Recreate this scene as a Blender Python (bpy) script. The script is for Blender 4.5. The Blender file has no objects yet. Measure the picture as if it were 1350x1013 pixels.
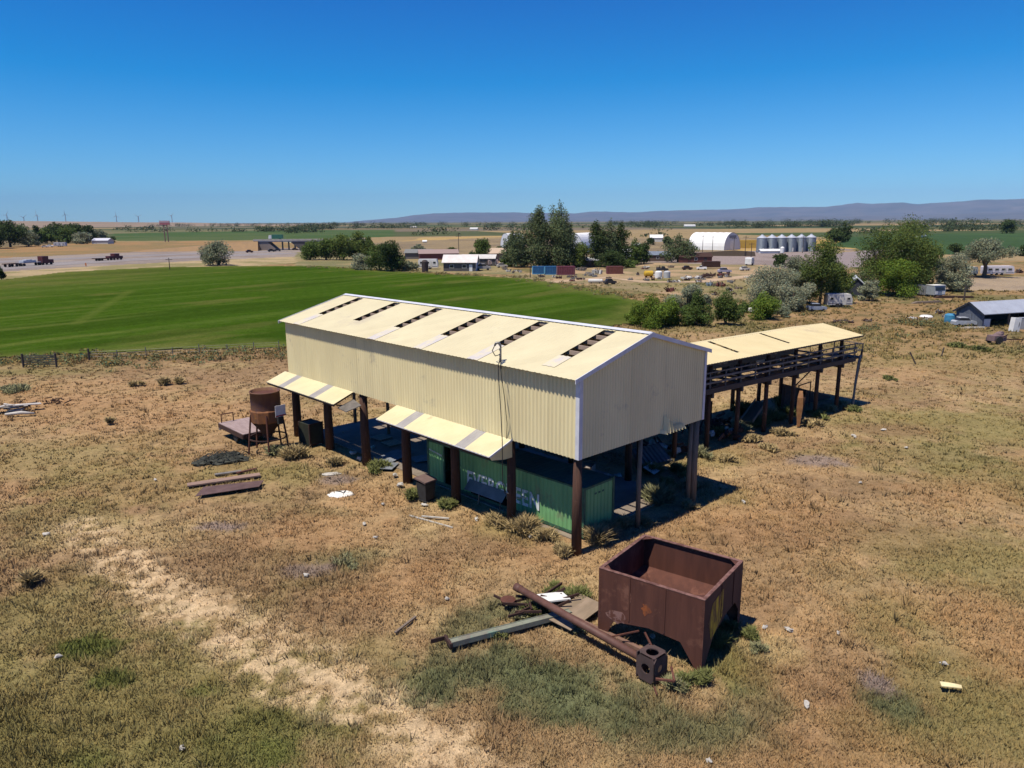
import bpy, math, random
import numpy as np
from mathutils import Vector, Matrix, Euler
random.seed(7)
rng = np.random.default_rng(11)
R = math.radians
scene = bpy.context.scene
COL = scene.collection

# ------------------------------------------------------------------ camera
CAM_H = 15.4
FPX, PITCH, ROLL = 973.25, 0.2171, -0.0056
CX, CY = 675.0, 506.5
cam_d = bpy.data.cameras.new('camera')
cam = bpy.data.objects.new('camera', cam_d)
COL.objects.link(cam)
cam_d.sensor_fit = 'HORIZONTAL'
cam_d.sensor_width = 36.0
cam_d.lens = FPX / 1350 * 36
cam_d.clip_start = 0.5
cam_d.clip_end = 120000
fw = Vector((0, math.cos(PITCH), -math.sin(PITCH)))
dn = Vector((0, -math.sin(PITCH), -math.cos(PITCH)))
rt = Vector((1, 0, 0))
c_, s_ = math.cos(ROLL), math.sin(ROLL)
rx = rt * c_ - dn * s_
dx = rt * s_ + dn * c_
mw = Matrix((rx, -dx, -fw)).transposed().to_4x4()
mw.translation = (0, 0, CAM_H)
cam.matrix_world = mw
scene.camera = cam

# ------------------------------------------------------------------ sky, sun, exposure
SUN_TO = Vector((-0.331, -0.261, 1.0)).normalized()
SUN_EL = math.asin(SUN_TO.z)
SUN_AZ = math.atan2(SUN_TO.x, SUN_TO.y)
world = bpy.data.worlds.new('World')
scene.world = world
world.use_nodes = True
wn, wl = world.node_tree.nodes, world.node_tree.links
sky = wn.new('ShaderNodeTexSky')
sky.sky_type = 'NISHITA'
sky.sun_disc = False
sky.sun_elevation = SUN_EL
sky.sun_rotation = SUN_AZ
sky.altitude = 1400
sky.air_density = 1.0
sky.dust_density = 0.15
sky.ozone_density = 3.0
deep = wn.new('ShaderNodeVectorMath')          # clear, deep blue upland air: less red and green overhead
deep.operation = 'MULTIPLY_ADD'
deep.inputs[1].default_value = (.82, 1.20, 1.40)
deep.inputs[2].default_value = (-1.72, -1.33, 0)
wl.new(sky.outputs[0], deep.inputs[0])
flo = wn.new('ShaderNodeVectorMath')
flo.operation = 'MAXIMUM'
flo.inputs[1].default_value = (.08, .5, .5)
wl.new(deep.outputs[0], flo.inputs[0])
wl.new(flo.outputs[0], wn['Background'].inputs[0])
wn['Background'].inputs[1].default_value = 0.079
sun_d = bpy.data.lights.new('sun', 'SUN')
sun_d.energy = 5.0
sun_d.angle = R(0.53)
sun_d.color = (1.0, 0.93, 0.79)
sun = bpy.data.objects.new('sun', sun_d)
COL.objects.link(sun)
sun.rotation_euler = SUN_TO.to_track_quat('Z', 'Y').to_euler()
scene.view_settings.view_transform = 'Standard'
scene.view_settings.look = 'None'
scene.view_settings.gamma = 1.0
scene.view_settings.exposure = 0.24
scene.cycles.max_bounces = 6
scene.cycles.diffuse_bounces = 1
scene.cycles.volume_bounces = 0

# ------------------------------------------------------------------ where a direction of view meets the ground
def ray(px, py):
    X, Y = px - CX, py - CY
    X, Y = X * c_ + Y * s_, -X * s_ + Y * c_
    return Vector((X, FPX * math.cos(PITCH) - Y * math.sin(PITCH), -FPX * math.sin(PITCH) - Y * math.cos(PITCH)))
def at(px, py, z=0.0):
    d = ray(px, py)
    t = (z - CAM_H) / d.z
    return Vector((d.x * t, d.y * t, z))
def z_at(px, py, y):                       # height at which the view through a pixel passes ground distance y
    d = ray(px, py)
    return CAM_H + d.z * y / d.y
def px_m(n, p):                            # metres that n photo pixels span at point p
    return n * math.hypot(p.y, CAM_H) / FPX

# ------------------------------------------------------------------ noise
def _hash(ix, iy, seed):
    h = (ix.astype(np.int64) * 374761393 + iy.astype(np.int64) * 668265263 + seed * 974634777) & 0x7fffffff
    h = ((h ^ (h >> 13)) * 1274126177) & 0x7fffffff
    return ((h ^ (h >> 16)) & 0xffff) / 65535.0
def vnoise(x, y, seed=0):
    ix, iy = np.floor(x), np.floor(y)
    fx, fy = x - ix, y - iy
    fx, fy = fx * fx * (3 - 2 * fx), fy * fy * (3 - 2 * fy)
    a, b = _hash(ix, iy, seed), _hash(ix + 1, iy, seed)
    c, d = _hash(ix, iy + 1, seed), _hash(ix + 1, iy + 1, seed)
    return (a * (1 - fx) + b * fx) * (1 - fy) + (c * (1 - fx) + d * fx) * fy
def fbm(x, y, scale, octaves=4, seed=0):
    s, amp, tot = 0, 1.0, 0
    for o in range(octaves):
        s = s + amp * vnoise(x / scale * 2 ** o + 17.3 * o, y / scale * 2 ** o - 9.1 * o, seed + o)
        tot += amp
        amp *= 0.55
    return s / tot
def sstep(a, b, x):
    t = np.clip((x - a) / (b - a), 0, 1)
    return t * t * (3 - 2 * t)

# ------------------------------------------------------------------ materials
MATS = {}
def mat(name, c, c2=None, panel=0.0, scale=4.0, rough=0.75, metal=0.0, bump=0.0, stretch=(1, 1, 1), c3=None, spots=0.0, detail=6, lo=0.35, hi=0.65, trans=0.0):
    if name in MATS:
        return MATS[name]
    m = bpy.data.materials.new(name)
    m.use_nodes = True
    n, l = m.node_tree.nodes, m.node_tree.links
    b = n['Principled BSDF']
    b.inputs['Roughness'].default_value = rough
    b.inputs['Metallic'].default_value = metal
    b.inputs['Specular IOR Level'].default_value = 0.3
    c2 = c2 or tuple(v * 0.78 for v in c)
    tc = n.new('ShaderNodeTexCoord')
    mp = n.new('ShaderNodeMapping')
    mp.inputs['Scale'].default_value = stretch
    l.new(tc.outputs['Object'], mp.inputs[0])
    nz = n.new('ShaderNodeTexNoise')
    nz.inputs['Scale'].default_value = scale
    nz.inputs['Detail'].default_value = detail
    nz.inputs['Roughness'].default_value = 0.62
    l.new(mp.outputs[0], nz.inputs[0])
    mr = n.new('ShaderNodeMapRange')
    mr.inputs[1].default_value, mr.inputs[2].default_value = lo, hi
    l.new(nz.outputs[0], mr.inputs[0])
    mx = n.new('ShaderNodeMix')
    mx.data_type = 'RGBA'
    mx.inputs[6].default_value = (*c, 1)
    mx.inputs[7].default_value = (*c2, 1)
    l.new(mr.outputs[0], mx.inputs[0])
    out = mx.outputs[2]
    if c3:
        n2 = n.new('ShaderNodeTexNoise')
        n2.inputs['Scale'].default_value = scale * 0.43
        n2.inputs['Detail'].default_value = 8
        n2.inputs['Roughness'].default_value = 0.7
        l.new(tc.outputs['Object'], n2.inputs[0])
        m2 = n.new('ShaderNodeMapRange')
        m2.inputs[1].default_value, m2.inputs[2].default_value = 0.62 - spots * 0.2, 0.72 - spots * 0.2
        l.new(n2.outputs[0], m2.inputs[0])
        mx2 = n.new('ShaderNodeMix')
        mx2.data_type = 'RGBA'
        mx2.inputs[7].default_value = (*c3, 1)
        l.new(m2.outputs[0], mx2.inputs[0])
        l.new(out, mx2.inputs[6])
        out = mx2.outputs[2]
    if panel:                                   # sheets differ a little, one from the next
        sp_ = n.new('ShaderNodeSeparateXYZ')
        l.new(tc.outputs['Object'], sp_.inputs[0])
        ad_ = n.new('ShaderNodeMath'); ad_.operation = 'ADD'
        l.new(sp_.outputs[0], ad_.inputs[0]); l.new(sp_.outputs[1], ad_.inputs[1])
        dv = n.new('ShaderNodeMath'); dv.operation = 'DIVIDE'; dv.inputs[1].default_value = .93
        l.new(ad_.outputs[0], dv.inputs[0])
        fl = n.new('ShaderNodeMath'); fl.operation = 'FLOOR'
        l.new(dv.outputs[0], fl.inputs[0])
        wno = n.new('ShaderNodeTexWhiteNoise'); wno.noise_dimensions = '1D'
        l.new(fl.outputs[0], wno.inputs['W'])
        pr_ = n.new('ShaderNodeMapRange')
        pr_.inputs[3].default_value, pr_.inputs[4].default_value = 1 - panel, 1 + panel * .4
        l.new(wno.outputs[0], pr_.inputs[0])
        fr_ = n.new('ShaderNodeMath'); fr_.operation = 'FRACT'
        l.new(dv.outputs[0], fr_.inputs[0])
        sm_ = n.new('ShaderNodeMapRange')
        sm_.inputs[1].default_value, sm_.inputs[2].default_value = .0, .035
        sm_.inputs[3].default_value, sm_.inputs[4].default_value = 1 - panel * 2.2, 1.0
        l.new(fr_.outputs[0], sm_.inputs[0])
        mu = n.new('ShaderNodeMath'); mu.operation = 'MULTIPLY'
        l.new(pr_.outputs[0], mu.inputs[0]); l.new(sm_.outputs[0], mu.inputs[1])
        vs_ = n.new('ShaderNodeVectorMath'); vs_.operation = 'SCALE'
        l.new(out, vs_.inputs[0]); l.new(mu.outputs[0], vs_.inputs['Scale'])
        out = vs_.outputs[0]
    l.new(out, b.inputs['Base Color'])
    if bump:
        bp = n.new('ShaderNodeBump')
        bp.inputs['Strength'].default_value = bump
        bp.inputs['Distance'].default_value = 0.03
        l.new(nz.outputs[0], bp.inputs['Height'])
        l.new(bp.outputs[0], b.inputs['Normal'])
    if trans:
        b.inputs['Transmission Weight'].default_value = trans
    MATS[name] = m
    return m

def attr_mat(name, attr='Col', rough=0.9, spec=0.05, trans=0.0, detail=None, bump=0.0, upward=0.0):
    m = bpy.data.materials.new(name)
    m.use_nodes = True
    n, l = m.node_tree.nodes, m.node_tree.links
    b = n['Principled BSDF']
    b.inputs['Roughness'].default_value = rough
    b.inputs['Specular IOR Level'].default_value = spec
    a = n.new('ShaderNodeAttribute')
    a.attribute_name = attr
    out = a.outputs['Color']
    if detail:
        geo = n.new('ShaderNodeNewGeometry')
        last = None
        for sc, lo, hi in detail:
            nz = n.new('ShaderNodeTexNoise')
            nz.inputs['Scale'].default_value = sc
            nz.inputs['Detail'].default_value = 7
            nz.inputs['Roughness'].default_value = 0.7
            l.new(geo.outputs['Position'], nz.inputs[0])
            mr = n.new('ShaderNodeMapRange')
            mr.inputs[1].default_value, mr.inputs[2].default_value = 0.3, 0.7
            mr.inputs[3].default_value, mr.inputs[4].default_value = lo, hi
            l.new(nz.outputs[0], mr.inputs[0])
            vm = n.new('ShaderNodeVectorMath')
            vm.operation = 'SCALE'
            l.new(out, vm.inputs[0])
            l.new(mr.outputs[0], vm.inputs['Scale'])
            out = vm.outputs[0]
            last = nz
        if bump:
            bp = n.new('ShaderNodeBump')
            bp.inputs['Strength'].default_value = bump
            bp.inputs['Distance'].default_value = 0.08
            l.new(last.outputs[0], bp.inputs['Height'])
            l.new(bp.outputs[0], b.inputs['Normal'])
    l.new(out, b.inputs['Base Color'])
    if upward:                                  # matted blades: shade partly as the turf they form
        g0 = n.new('ShaderNodeNewGeometry')
        vm0 = n.new('ShaderNodeVectorMath'); vm0.operation = 'SCALE'; vm0.inputs['Scale'].default_value = 1 - upward
        l.new(g0.outputs['Normal'], vm0.inputs[0])
        vm1 = n.new('ShaderNodeVectorMath'); vm1.operation = 'ADD'; vm1.inputs[1].default_value = (0, 0, upward)
        l.new(vm0.outputs[0], vm1.inputs[0])
        vm2 = n.new('ShaderNodeVectorMath'); vm2.operation = 'NORMALIZE'
        l.new(vm1.outputs[0], vm2.inputs[0])
        l.new(vm2.outputs[0], b.inputs['Normal'])
    if trans:
        t = n.new('ShaderNodeBsdfTranslucent')
        l.new(out, t.inputs['Color'])
        ms = n.new('ShaderNodeMixShader')
        ms.inputs[0].default_value = trans
        l.new(b.outputs[0], ms.inputs[1])
        l.new(t.outputs[0], ms.inputs[2])
        l.new(ms.outputs[0], n['Material Output'].inputs[0])
    MATS[name] = m
    return m

# ------------------------------------------------------------------ mesh building
class MB:
    def __init__(self):
        self.v, self.f = [], []
    def add(self, vs, fs):
        o = len(self.v)
        self.v += [tuple(p) for p in vs]
        self.f += [tuple(i + o for i in f) for f in fs]
        return self
    def box(self, c, s, rz=0.0, rx_=0.0, ry=0.0):
        m = Euler((rx_, ry, rz)).to_matrix()
        c = Vector(c)
        vs = [c + m @ Vector((x * s[0] / 2, y * s[1] / 2, z * s[2] / 2)) for z in (-1, 1) for y in (-1, 1) for x in (-1, 1)]
        return self.add(vs, [(0, 2, 3, 1), (4, 5, 7, 6), (0, 1, 5, 4), (2, 6, 7, 3), (0, 4, 6, 2), (1, 3, 7, 5)])
    def beam(self, p0, p1, w, h):
        p0, p1 = Vector(p0), Vector(p1)
        d = (p1 - p0).normalized()
        up = Vector((0, 0, 1)) if abs(d.z) < 0.95 else Vector((1, 0, 0))
        s = d.cross(up).normalized() * w / 2
        u = s.cross(d).normalized() * h / 2
        vs = [p + a * s + b * u for p in (p0, p1) for a, b in ((-1, -1), (1, -1), (1, 1), (-1, 1))]
        return self.add(vs, [(0, 1, 2, 3), (7, 6, 5, 4), (0, 4, 5, 1), (1, 5, 6, 2), (2, 6, 7, 3), (3, 7, 4, 0)])
    def tube(self, p0, p1, r0, r1=None, n=8, caps=True):
        r1 = r0 if r1 is None else r1
        return self.path([p0, p1], [r0, r1], n, caps)
    def path(self, pts, rad, n=8, caps=True):
        pts = [Vector(p) for p in pts]
        if not hasattr(rad, '__len__'):
            rad = [rad] * len(pts)
        vs, fs = [], []
        prev = None
        for i, p in enumerate(pts):
            d = (pts[min(i + 1, len(pts) - 1)] - pts[max(i - 1, 0)]).normalized()
            if prev is None:
                a = d.cross(Vector((0.3, 0.2, 1)) if abs(d.z) < 0.9 else Vector((1, 0.1, 0))).normalized()
            else:
                a = (prev - d * prev.dot(d)).normalized()
            prev = a
            b = d.cross(a)
            for k in range(n):
                t = 2 * math.pi * k / n
                vs.append(p + (a * math.cos(t) + b * math.sin(t)) * rad[i])
        for i in range(len(pts) - 1):
            for k in range(n):
                k2 = (k + 1) % n
                fs.append((i * n + k, i * n + k2, (i + 1) * n + k2, (i + 1) * n + k))
        if caps:
            fs.append(tuple(range(n - 1, -1, -1)))
            fs.append(tuple((len(pts) - 1) * n + k for k in range(n)))
        return self.add(vs, fs)
    def lathe(self, prof, c=(0, 0, 0), n=20):
        vs, fs = [], []
        for r, z in prof:
            for k in range(n):
                t = 2 * math.pi * k / n
                vs.append((c[0] + r * math.cos(t), c[1] + r * math.sin(t), c[2] + z))
        for i in range(len(prof) - 1):
            for k in range(n):
                k2 = (k + 1) % n
                fs.append((i * n + k, i * n + k2, (i + 1) * n + k2, (i + 1) * n + k))
        return self.add(vs, fs)
    def prism(self, poly, axis, t):
        # poly: 3-D planar points; thickness t along axis vector
        n = len(poly)
        ax = Vector(axis) * t
        vs = [Vector(p) for p in poly] + [Vector(p) + ax for p in poly]
        fs = [tuple(range(n)), tuple(range(2 * n - 1, n - 1, -1))]
        fs += [(i, i + n, (i + 1) % n + n, (i + 1) % n) for i in range(n)]
        return self.add(vs, fs)
    def blob(self, c, r, seed, n=10, m=7, rough=0.25):
        rr = random.Random(seed)
        vs, fs = [], []
        for j in range(m + 1):
            ph = math.pi * j / m
            for k in range(n):
                t = 2 * math.pi * k / n
                q = 1 + (rr.random() - 0.5) * 2 * rough * (0.3 if j in (0, m) else 1)
                vs.append((c[0] + r[0] * q * math.sin(ph) * math.cos(t), c[1] + r[1] * q * math.sin(ph) * math.sin(t), c[2] + r[2] * q * math.cos(ph)))
        for j in range(m):
            for k in range(n):
                k2 = (k + 1) % n
                fs.append((j * n + k, (j + 1) * n + k, (j + 1) * n + k2, j * n + k2))
        return self.add(vs, fs)
    def corr(self, p0, along, length, up, z0, ztop, normal, pitch=0.2, depth=0.03, frac=0.35):
        # ribbed sheet: p0 start, along/up/normal unit vectors, ztop(s) upper edge
        along, up, normal, p0 = Vector(along), Vector(up), Vector(normal), Vector(p0)
        ss = []
        k = int(length / pitch)
        for i in range(k + 1):
            s0 = i * pitch
            for ds, h in ((0, 0), (pitch * (1 - frac) * 0.55, 0), (pitch * (1 - frac), depth), (pitch * (1 - frac * 0.25), depth)):
                s = s0 + ds
                if s < length:
                    ss.append((s, h))
        ss.append((length, 0))
        vs, fs = [], []
        for s, h in ss:
            b = p0 + along * s + normal * h
            vs.append(b + up * z0)
            vs.append(b + up * ztop(s))
        for i in range(len(ss) - 1):
            fs.append((2 * i, 2 * i + 2, 2 * i + 3, 2 * i + 1))
        return self.add(vs, fs)
    def mesh(self, name, m=None, smooth=False):
        me = bpy.data.meshes.new(name)
        me.from_pydata(self.v, [], self.f)
        me.update()
        if m:
            me.materials.append(m)
        if smooth:
            me.polygons.foreach_set('use_smooth', [True] * len(me.polygons))
        return me
    def build(self, name, m, parent=None, smooth=False):
        o = bpy.data.objects.new(name, self.mesh(name, m, smooth))
        COL.objects.link(o)
        if parent is not None:
            o.parent = parent
        return o

def tag(o, label=None, cat=None, group=None, kind=None):
    if label: o['label'] = label
    if cat: o['category'] = cat
    if group: o['group'] = group
    if kind: o['kind'] = kind
    return o
def empty(name, loc, rz, label, cat, group=None):
    o = bpy.data.objects.new(name, None)
    o.empty_display_size = 0.3
    COL.objects.link(o)
    o.location = loc
    o.rotation_euler = (0, 0, rz)
    return tag(o, label, cat, group)
def kids(o):
    return [c for c in bpy.data.objects if c.parent == o]
def copy_tree(o, parent=None):
    ch = kids(o)
    c = o.copy()
    COL.objects.link(c)
    if parent is not None:
        c.parent = parent
    for k in ch:
        copy_tree(k, c)
    return c
def np_mesh(name, verts, faces, m, parent=None, color=None, smooth=False):
    me = bpy.data.meshes.new(name)
    nv, nf, k = len(verts), len(faces), faces.shape[1]
    me.vertices.add(nv)
    me.vertices.foreach_set('co', np.asarray(verts, np.float32).ravel())
    me.loops.add(nf * k)
    me.loops.foreach_set('vertex_index', np.asarray(faces, np.int32).ravel())
    me.polygons.add(nf)
    me.polygons.foreach_set('loop_start', np.arange(0, nf * k, k, dtype=np.int32))
    me.polygons.foreach_set('loop_total', np.full(nf, k, np.int32))
    if smooth:
        me.polygons.foreach_set('use_smooth', np.ones(nf, bool))
    me.update()
    if color is not None:
        ca = me.color_attributes.new('Col', 'FLOAT_COLOR', 'POINT')
        c4 = np.ones((nv, 4), np.float32)
        c4[:, :3] = color
        ca.data.foreach_set('color', c4.ravel())
    me.materials.append(m)
    o = bpy.data.objects.new(name, me)
    COL.objects.link(o)
    if parent is not None:
        o.parent = parent
    return o

# ================================================================== GROUND
SH_O = Vector((3.008, 32.11, 0))          # near corner of the big shed
SH_R = 0.754                              # local x runs across the shed, local y along it
_sa = np.array([math.cos(SH_R), math.sin(SH_R)])
_sb = np.array([-math.sin(SH_R), math.cos(SH_R)])
def shed_xy(x, y):
    dx_, dy_ = x - SH_O.x, y - SH_O.y
    return dx_ * _sa[0] + dy_ * _sa[1], dx_ * _sb[0] + dy_ * _sb[1]
def shed_pt(x, y, z=0.0):
    return Vector((SH_O.x + x * _sa[0] + y * _sb[0], SH_O.y + x * _sa[1] + y * _sb[1], z))

C = dict(tan=(.350, .236, .122), straw=(.44, .325, .16), brown=(.225, .140, .075), orange=(.36, .215, .105), olive=(.225, .185, .072),
         sage=(.130, .140, .068), grey=(.235, .178, .150), pale=(.62, .455, .27), green=(.120, .140, .036), dark=(.085, .062, .035))
C = {k: np.array(v) for k, v in C.items()}
# patches of the near ground: place, radii (m), colour, strength
ZONES = [
 (60, 930, 7, 6, 'olive', .9), (60, 820, 5, 4, 'olive', .7), (330, 930, 2.5, 2, 'olive', .7), (30, 990, 3, 2, 'green', .5), (200, 990, 2, 1.2, 'green', .5), (260, 960, 1.2, .8, 'green', .6), (1300, 560, 10, 6, 'olive', .6), (1330, 760, 5, 5, 'olive', .6), (1180, 640, 4, 2, 'sage', .4), (1240, 600, 5, 3, 'sage', .4), (250, 930, 5, 5, 'olive', .7), (150, 1000, 6, 4, 'olive', .8), (330, 985, 3, 2, 'green', .5), (120, 850, 1.6, .9, 'green', .9),
 (150, 893, .9, .6, 'green', .8), (265, 910, .9, .6, 'green', .6), (110, 1000, 1.2, .8, 'green', .6), (370, 990, 1.0, 1.0, 'green', .7),
 (640, 880, 3.2, 2.0, 'sage', .9), (740, 900, 3.0, 2.0, 'sage', .9), (800, 930, 2.6, 1.6, 'sage', .75), (700, 800, 2.5, 1.4, 'sage', .7), (620, 820, 1.6, 1.6, 'sage', .7),
 (560, 905, 1.8, 1.2, 'sage', .7), (960, 870, 1.6, 2.2, 'green', .6), (940, 960, 2.5, 1.4, 'sage', .8), (860, 960, 1.6, 1.0, 'sage', .6), (1000, 930, 1.5, 1.2, 'sage', .5),
 (1180, 930, 1.2, 1.6, 'sage', .9), (1290, 900, 3.0, 2.5, 'olive', .6), (1330, 960, 3, 2, 'olive', .6), (1210, 975, 2, 1.2, 'olive', .5), (1250, 560, 12, 7, 'olive', .65),
 (1330, 640, 6, 5, 'olive', .6), (1250, 720, 6, 4, 'olive', .5), (1300, 470, 18, 14, 'olive', .5), (1150, 440, 16, 8, 'olive', .45), (1200, 600, 6, 5, 'olive', .5),
 (90, 600, 9, 6, 'olive', .55), (180, 640, 6, 5, 'olive', .4), (80, 680, 5, 4, 'olive', .5), (320, 620, 4, 3, 'olive', .5), (380, 625, 3.5, 2.5, 'olive', .6), (490, 600, 3, 3, 'olive', .5),
 (455, 735, 2.5, 1.5, 'sage', .5), (460, 870, 3, 2, 'olive', .5), (690, 690, 3, 2, 'olive', .5),
 (330, 740, 5, 3.5, 'brown', .65), (420, 700, 4, 3, 'orange', .6), (560, 750, 3, 2, 'orange', .6), (480, 660, 3, 3, 'orange', .6), (1000, 690, 5, 3, 'orange', .5), (1120, 640, 5, 2.5, 'brown', .6), (1000, 780, 3, 2, 'brown', .5), (1150, 800, 4, 2, 'orange', .4), (1220, 820, 3, 3, 'olive', .5), (1080, 880, 3, 2, 'brown', .45), (890, 650, 5, 2.5, 'olive', .5), (610, 720, 4, 2, 'brown', .5), (520, 780, 3, 2, 'orange', .5), (200, 700, 5, 3, 'straw', .5), (1260, 650, 5, 3, 'orange', .5), (230, 560, 10, 7, 'orange', .4),
 (1330, 830, 4, 4, 'orange', .7), (1010, 850, 1.3, 1.2, 'straw', .7), (150, 540, 20, 6, 'orange', .55), (1090, 1000, 4, 2, 'orange', .5), (60, 520, 20, 8, 'orange', .5),
 (400, 750, 1.6, 1.0, 'grey', .8), (290, 692, 1.6, .7, 'grey', .9), (1085, 606, 2.5, 1.2, 'grey', .85), (1157, 898, .55, .9, 'grey', 1.0), (440, 630, 1.2, 1.0, 'grey', .8), (1150, 700, 5, 3, 'brown', .35),
 (1180, 565, 5, 2.2, 'brown', .7), (930, 600, 4, 3, 'olive', .5), (1230, 440, 8, 6, 'orange', .5), (990, 720, 4, 3, 'brown', .4), (1060, 760, 4, 3, 'tan', .4),
 (20, 478, 22, 3, 'olive', .8), (150, 476, 24, 3, 'brown', .8), (300, 468, 20, 4, 'brown', .55), (200, 490, 18, 3.5, 'brown', .5), (60, 490, 8, 2, 'olive', .7),
]
_zw = [(at(a, b).x, at(a, b).y, rx_, ry_, C[c], s) for a, b, rx_, ry_, c, s in ZONES]
TRACK = [at(*p) for p in ((105, 690), (160, 745), (215, 790), (300, 842), (370, 880), (440, 920), (510, 965), (570, 1010), (640, 1075))]
TRACK2 = [at(*p) for p in ((175, 735), (250, 775), (335, 815), (400, 860), (480, 905), (570, 955), (650, 1010), (720, 1070))]
def dist_poly(x, y, pts):
    d = np.full(np.shape(x), 1e9)
    for a, b in zip(pts[:-1], pts[1:]):
        ex, ey = b.x - a.x, b.y - a.y
        t = np.clip(((x - a.x) * ex + (y - a.y) * ey) / (ex * ex + ey * ey), 0, 1)
        d = np.minimum(d, np.hypot(x - a.x - t * ex, y - a.y - t * ey))
    return d
def lerp(c, k, w):
    return c * (1 - w[:, None]) + np.asarray(k) * w[:, None]
def track_mask(x, y):
    n = fbm(x, y, 1.3, 4, 31)
    n2 = fbm(x, y, .45, 3, 37)
    a = 1 - sstep(.1, 2.1, dist_poly(x, y, TRACK) + (n - .5) * 2.2)
    b = 1 - sstep(.1, 1.5, dist_poly(x, y, TRACK2) + (n - .5) * 2.2)
    return np.clip(a * 1.0 + b * .6, 0, 1) * sstep(.37, .57, n2 * .65 + n * .35)
def near_color(x, y):
    n = len(x)
    f1, f2, f3, f4 = fbm(x, y, 7, 4, 1), fbm(x, y, 2.2, 4, 2), fbm(x, y, 11, 3, 3), fbm(x, y, .8, 3, 4)
    c = np.tile(C['tan'], (n, 1))
    c = lerp(c, C['straw'], sstep(.50, .72, f2) * .45)
    c = lerp(c, C['brown'], sstep(.47, .66, f1) * .60)
    c = lerp(c, C['orange'], sstep(.50, .66, f3) * .50)
    c = lerp(c, C['olive'], sstep(.52, .70, fbm(x, y, 5, 4, 9)) * .40)
    c = lerp(c, C['dark'], sstep(.60, .74, f4) * .35)
    wob = fbm(x, y, 1.6, 4, 21)
    wob2 = fbm(x, y, .7, 3, 22)
    for zx, zy, rx_, ry_, k, s in _zw:
        d = np.hypot((x - zx) / rx_, (y - zy) / ry_)
        w = (1 - sstep(.45, 1.15, d + (wob - .5) * 1.1 + (wob2 - .5) * .5)) * s
        c = lerp(c, k, w)
    c = lerp(c, C['pale'], np.clip(track_mask(x, y) * .78, 0, .85))
    return c
def in_poly(x, y, pts):
    r = np.zeros(np.shape(x), bool)
    j = len(pts) - 1
    for i in range(len(pts)):
        xi, yi, xj, yj = pts[i].x, pts[i].y, pts[j].x, pts[j].y
        if yi != yj:
            r ^= ((yi > y) != (yj > y)) & (x < (xj - xi) * (y - yi) / (yj - yi) + xi)
        j = i
    return r
def P(*a):
    return [at(*p) for p in a]
AREAS = [   # far ground: outline, two tints, patch size (m)
 (P((-90, 312), (-90, 303), (150, 304), (360, 302), (360, 306), (150, 308)), (.12, .12, .055), (.20, .16, .09), 120),
 (P((150, 318), (150, 308), (350, 304), (520, 303), (520, 312), (400, 317), (360, 317)), (.050, .085, .024), (.075, .10, .035), 90),
 (P((-120, 349), (-120, 330), (-20, 326), (150, 319), (360, 317.5), (400, 320), (410, 333), (100, 346)), (.27, .165, .075), (.20, .145, .065), 22),
 (P((-120, 380), (-120, 357), (100, 346), (400, 332), (410, 345), (300, 354), (160, 362), (60, 372)), (.36, .27, .15), (.22, .19, .085), 12),
 (P((-120, 346), (0, 340.5), (152, 333.5), (280, 329), (400, 327), (400, 338), (280, 343), (152, 349.5), (0, 358.5), (-120, 366)), (.265, .22, .185), (.215, .175, .15), 14),
 (P((390, 352), (390, 333), (480, 330), (560, 340), (660, 350), (700, 363), (560, 359)), (.16, .15, .07), (.25, .20, .10), 14),
 (P((360, 318.5), (480, 314), (480, 316.5), (400, 321)), (.28, .30, .20), (.24, .26, .17), 40),
 (P((530, 318.5), (560, 313.5), (700, 310.5), (715, 311.5), (640, 313.2), (560, 317.5)), (.42, .30, .12), (.34, .23, .09), 60),
 (P((470, 321), (560, 317), (700, 313), (1000, 314), (1000, 340), (640, 345), (480, 334)), (.185, .140, .085), (.24, .18, .10), 40),
 (P((960, 319), (1125, 315.5), (1125, 328), (960, 331)), (.42, .28, .09), (.32, .21, .09), 60),
 (P((800, 341), (900, 333), (1000, 331), (1120, 328), (1125, 352), (1060, 354), (900, 352)), (.255, .205, .185), (.21, .165, .145), 25),
 (P((640, 368), (760, 352), (840, 346), (1015, 350), (1030, 400), (880, 388), (760, 374)), (.36, .25, .145), (.22, .175, .09), 9),
 (P((830, 374), (880, 366), (1010, 372), (1025, 390), (880, 384)), (.17, .15, .065), (.24, .19, .09), 8),
 (P((1095, 324), (1110, 313), (1250, 308), (1430, 307), (1430, 333), (1290, 337), (1180, 336)), (.038, .070, .024), (.048, .085, .028), 60),
 (P((1095, 352), (1100, 329), (1180, 337), (1430, 333), (1430, 343), (1230, 346)), (.29, .21, .11), (.22, .175, .09), 18),
 (P((1235, 382), (1240, 368), (1440, 362), (1440, 385)), (.31, .235, .155), (.26, .20, .14), 12),
 (P((1090, 345), (1130, 333), (1150, 345), (1110, 356)), (.24, .19, .175), (.21, .165, .15), 15),
]
GREENF = P((-170, 482), (0, 473), (200, 464), (370, 459), (560, 447), (700, 440), (790, 433), (846, 424), (866, 410), (850, 397), (760, 377), (690, 367), (600, 362), (520, 358), (430, 351), (300, 351), (200, 353), (85, 359), (0, 369), (-170, 382))
_pal = np.array([(.155, .120, .065), (.26, .19, .095), (.06, .080, .030), (.045, .062, .026), (.15, .120, .080), (.11, .105, .045), (.075, .085, .035)])
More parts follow.
